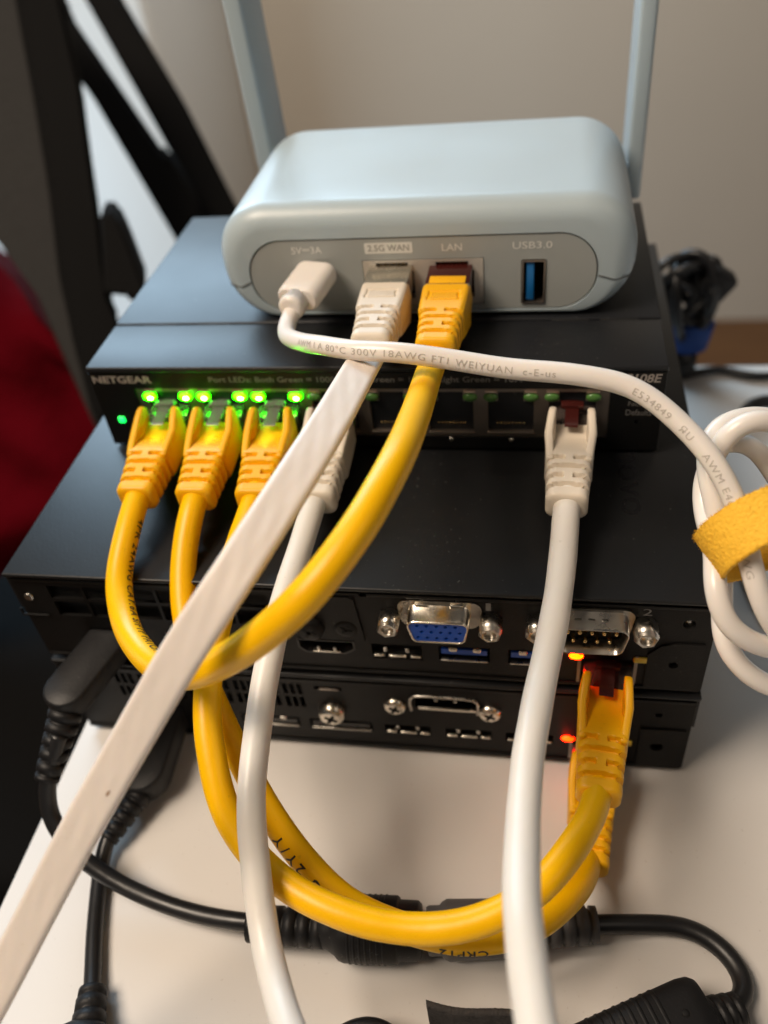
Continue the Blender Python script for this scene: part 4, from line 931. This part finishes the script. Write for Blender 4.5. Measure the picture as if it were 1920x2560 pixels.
# ------------------------------------------------------------------ office chair and things at the far left
ch = Thing('office_chair', 'dark grey mesh office chair back leaning at the left, very blurred', 'chair', (-300, 330, -720))
def slab(front, thick, name, m, th):
    """panel from a polygon of world points, thickened along +Y"""
    A = [Vector(p) for p in front]; B = [p+Vector(thick) for p in A]; bm = BM(); loft(bm, [A, B]); bmesh.ops.recalc_face_normals(bm, faces=bm.faces)
    bmesh.ops.bevel(bm, geom=list(bm.edges), offset=3, segments=2, affect='EDGES', clamp_overlap=True); return part(name, bm, m, th)
slab([(-261, 333, 169), (-219, 332, 158), (-215, 320, 144), (-205, 289, 107), (-197, 261, 73), (-190, 230, 38), (-181, 207, 10), (-173, 189, -11), (-166, 177, -26), (-170, 182, -19), (-186, 203, 8), (-200, 222, 31), (-220, 237, 54), (-258, 252, 79)], (-30, 42, -10), 'backrest_mesh', M['mesh'], ch)
slab([(-216, 327, 158), (-196, 330, 156), (-189, 318, 142), (-187, 313, 136), (-178, 290, 108), (-173, 269, 84), (-168, 250, 62), (-165, 235, 45), (-162, 223, 31), (-157, 217, 22), (-157, 206, 10), (-162, 183, -13), (-164, 174, -23), (-170, 185, -9), (-179, 203, 13), (-187, 226, 40), (-194, 256, 75), (-202, 284, 108), (-212, 315, 144)], (-24, 36, -8), 'backrest_frame', M['chair'], ch)
slab([(-156, 227, 71), (-153, 228, 72), (-148, 227, 69), (-143, 221, 61), (-134, 207, 43), (-137, 198, 35), (-141, 203, 41), (-145, 203, 42), (-153, 202, 43)], (-10, 26, -4), 'tilt_lever', M['chair'], ch)
bm = BM(); box(bm, (-620, 20, -262), (-190, 620, -196), 22, 4); part('seat', bm, M['chair'], ch)  # seat drawn oversized; its black front stands in for floor in shadow
bm = BM(); cyl(bm, (-420, 380, -262), (-420, 380, -640), 26, 30, 24); part('seat_post', bm, M['chair'], ch)
for k in range(5):
    a = 2*pi*k/5+.35; bm = BM(); p0 = Vector((-420, 380, -645)); p1 = p0+Vector((cos(a), sin(a), -.18)).normalized()*250
    cyl(bm, p0, p1, 22, 14, 14); cyl(bm, p1+Vector((0, -12, -6)), p1+Vector((0, 12, -6)), 24, 24, 18); part('leg', bm, M['chair'], ch)
bg1 = Thing('black_strap', 'nearer of the two black straps crossing the wall at upper left', 'strap', (-160, 330, -10), 'black straps behind the chair')
slab([(-256, 434, 142), (-240, 421, 124), (-237, 414, 116), (-180, 367, 50), (-176, 369, 51), (-158, 351, 27), (-154, 320, -8), (-165, 326, 1), (-172, 333, 11), (-224, 384, 80), (-237, 393, 93), (-252, 419, 126)], (-3, 9, -2), 'webbing', M['chair'], bg1)
bg2 = Thing('black_strap', 'wider black strap at upper left, right of the other, its foot hidden behind the switch', 'strap', (-130, 340, -20), 'black straps behind the chair')
slab([(-251, 456, 136), (-240, 444, 120), (-186, 389, 45), (-175, 375, 27), (-168, 344, -8), (-128, 354, -8), (-141, 369, 12), (-176, 409, 65), (-216, 447, 117), (-226, 458, 131)], (-3, 9, -2), 'webbing', M['chair'], bg2)
cb = Thing('added_cabinet', 'white cupboard added against the wall as the bright patch between the black straps', 'added_cabinet', (-720, 1300, -720))  # added object; its pale front stands in for window light on the wall
bm = BM(); box(bm, (-960, 1150, -719.5), (-500, 1490, 260), 4, 2); part('carcass', bm, M['added_cabinet'], cb)
for xa, xb in ((-955, -732), (-728, -505)):
    bm = BM(); box(bm, (xa, 1142, -690), (xb, 1149.5, 254), 2, 2); part('door', bm, M['added_cabinet'], cb)
# red cushion on the chair seat
bm = BM(); n = 26
def cush(u, v):
    P = [Vector(p) for p in ((-330, 306, 92), (-196, 236, -12), (-186, 205, -92), (-330, 150, -150))]
    p = (P[0]*(1-u)+P[1]*u)*(1-v)+(P[3]*(1-u)+P[2]*u)*v
    return p+Vector((0, -10, 5))*(noise.noise(Vector((u*4, v*4, 2)))*1.6+(1-(2*u-1)**4)*(1-(2*v-1)**4)*1.5)
F_ = [[bm.verts.new(cush(i/n, j/n)) for i in range(n+1)] for j in range(n+1)]
K_ = [[bm.verts.new(cush(i/n, j/n)*1.0+Vector((-25, 55, -25))) for i in range(n+1)] for j in range(n+1)]
for j in range(n):
    for i in range(n):
        bm.faces.new((F_[j][i], F_[j][i+1], F_[j+1][i+1], F_[j+1][i])); bm.faces.new((K_[j][i], K_[j+1][i], K_[j+1][i+1], K_[j][i+1]))
for i in range(n):
    bm.faces.new((F_[0][i+1], F_[0][i], K_[0][i], K_[0][i+1])); bm.faces.new((F_[n][i], F_[n][i+1], K_[n][i+1], K_[n][i]))
    bm.faces.new((F_[i][0], F_[i+1][0], K_[i+1][0], K_[i][0])); bm.faces.new((F_[i+1][n], F_[i][n], K_[i][n], K_[i+1][n]))
bmesh.ops.recalc_face_normals(bm, faces=bm.faces)
solo('cushion', bm, M['red'], 'dark red cloth cushion on the chair at the far left', 'cushion')
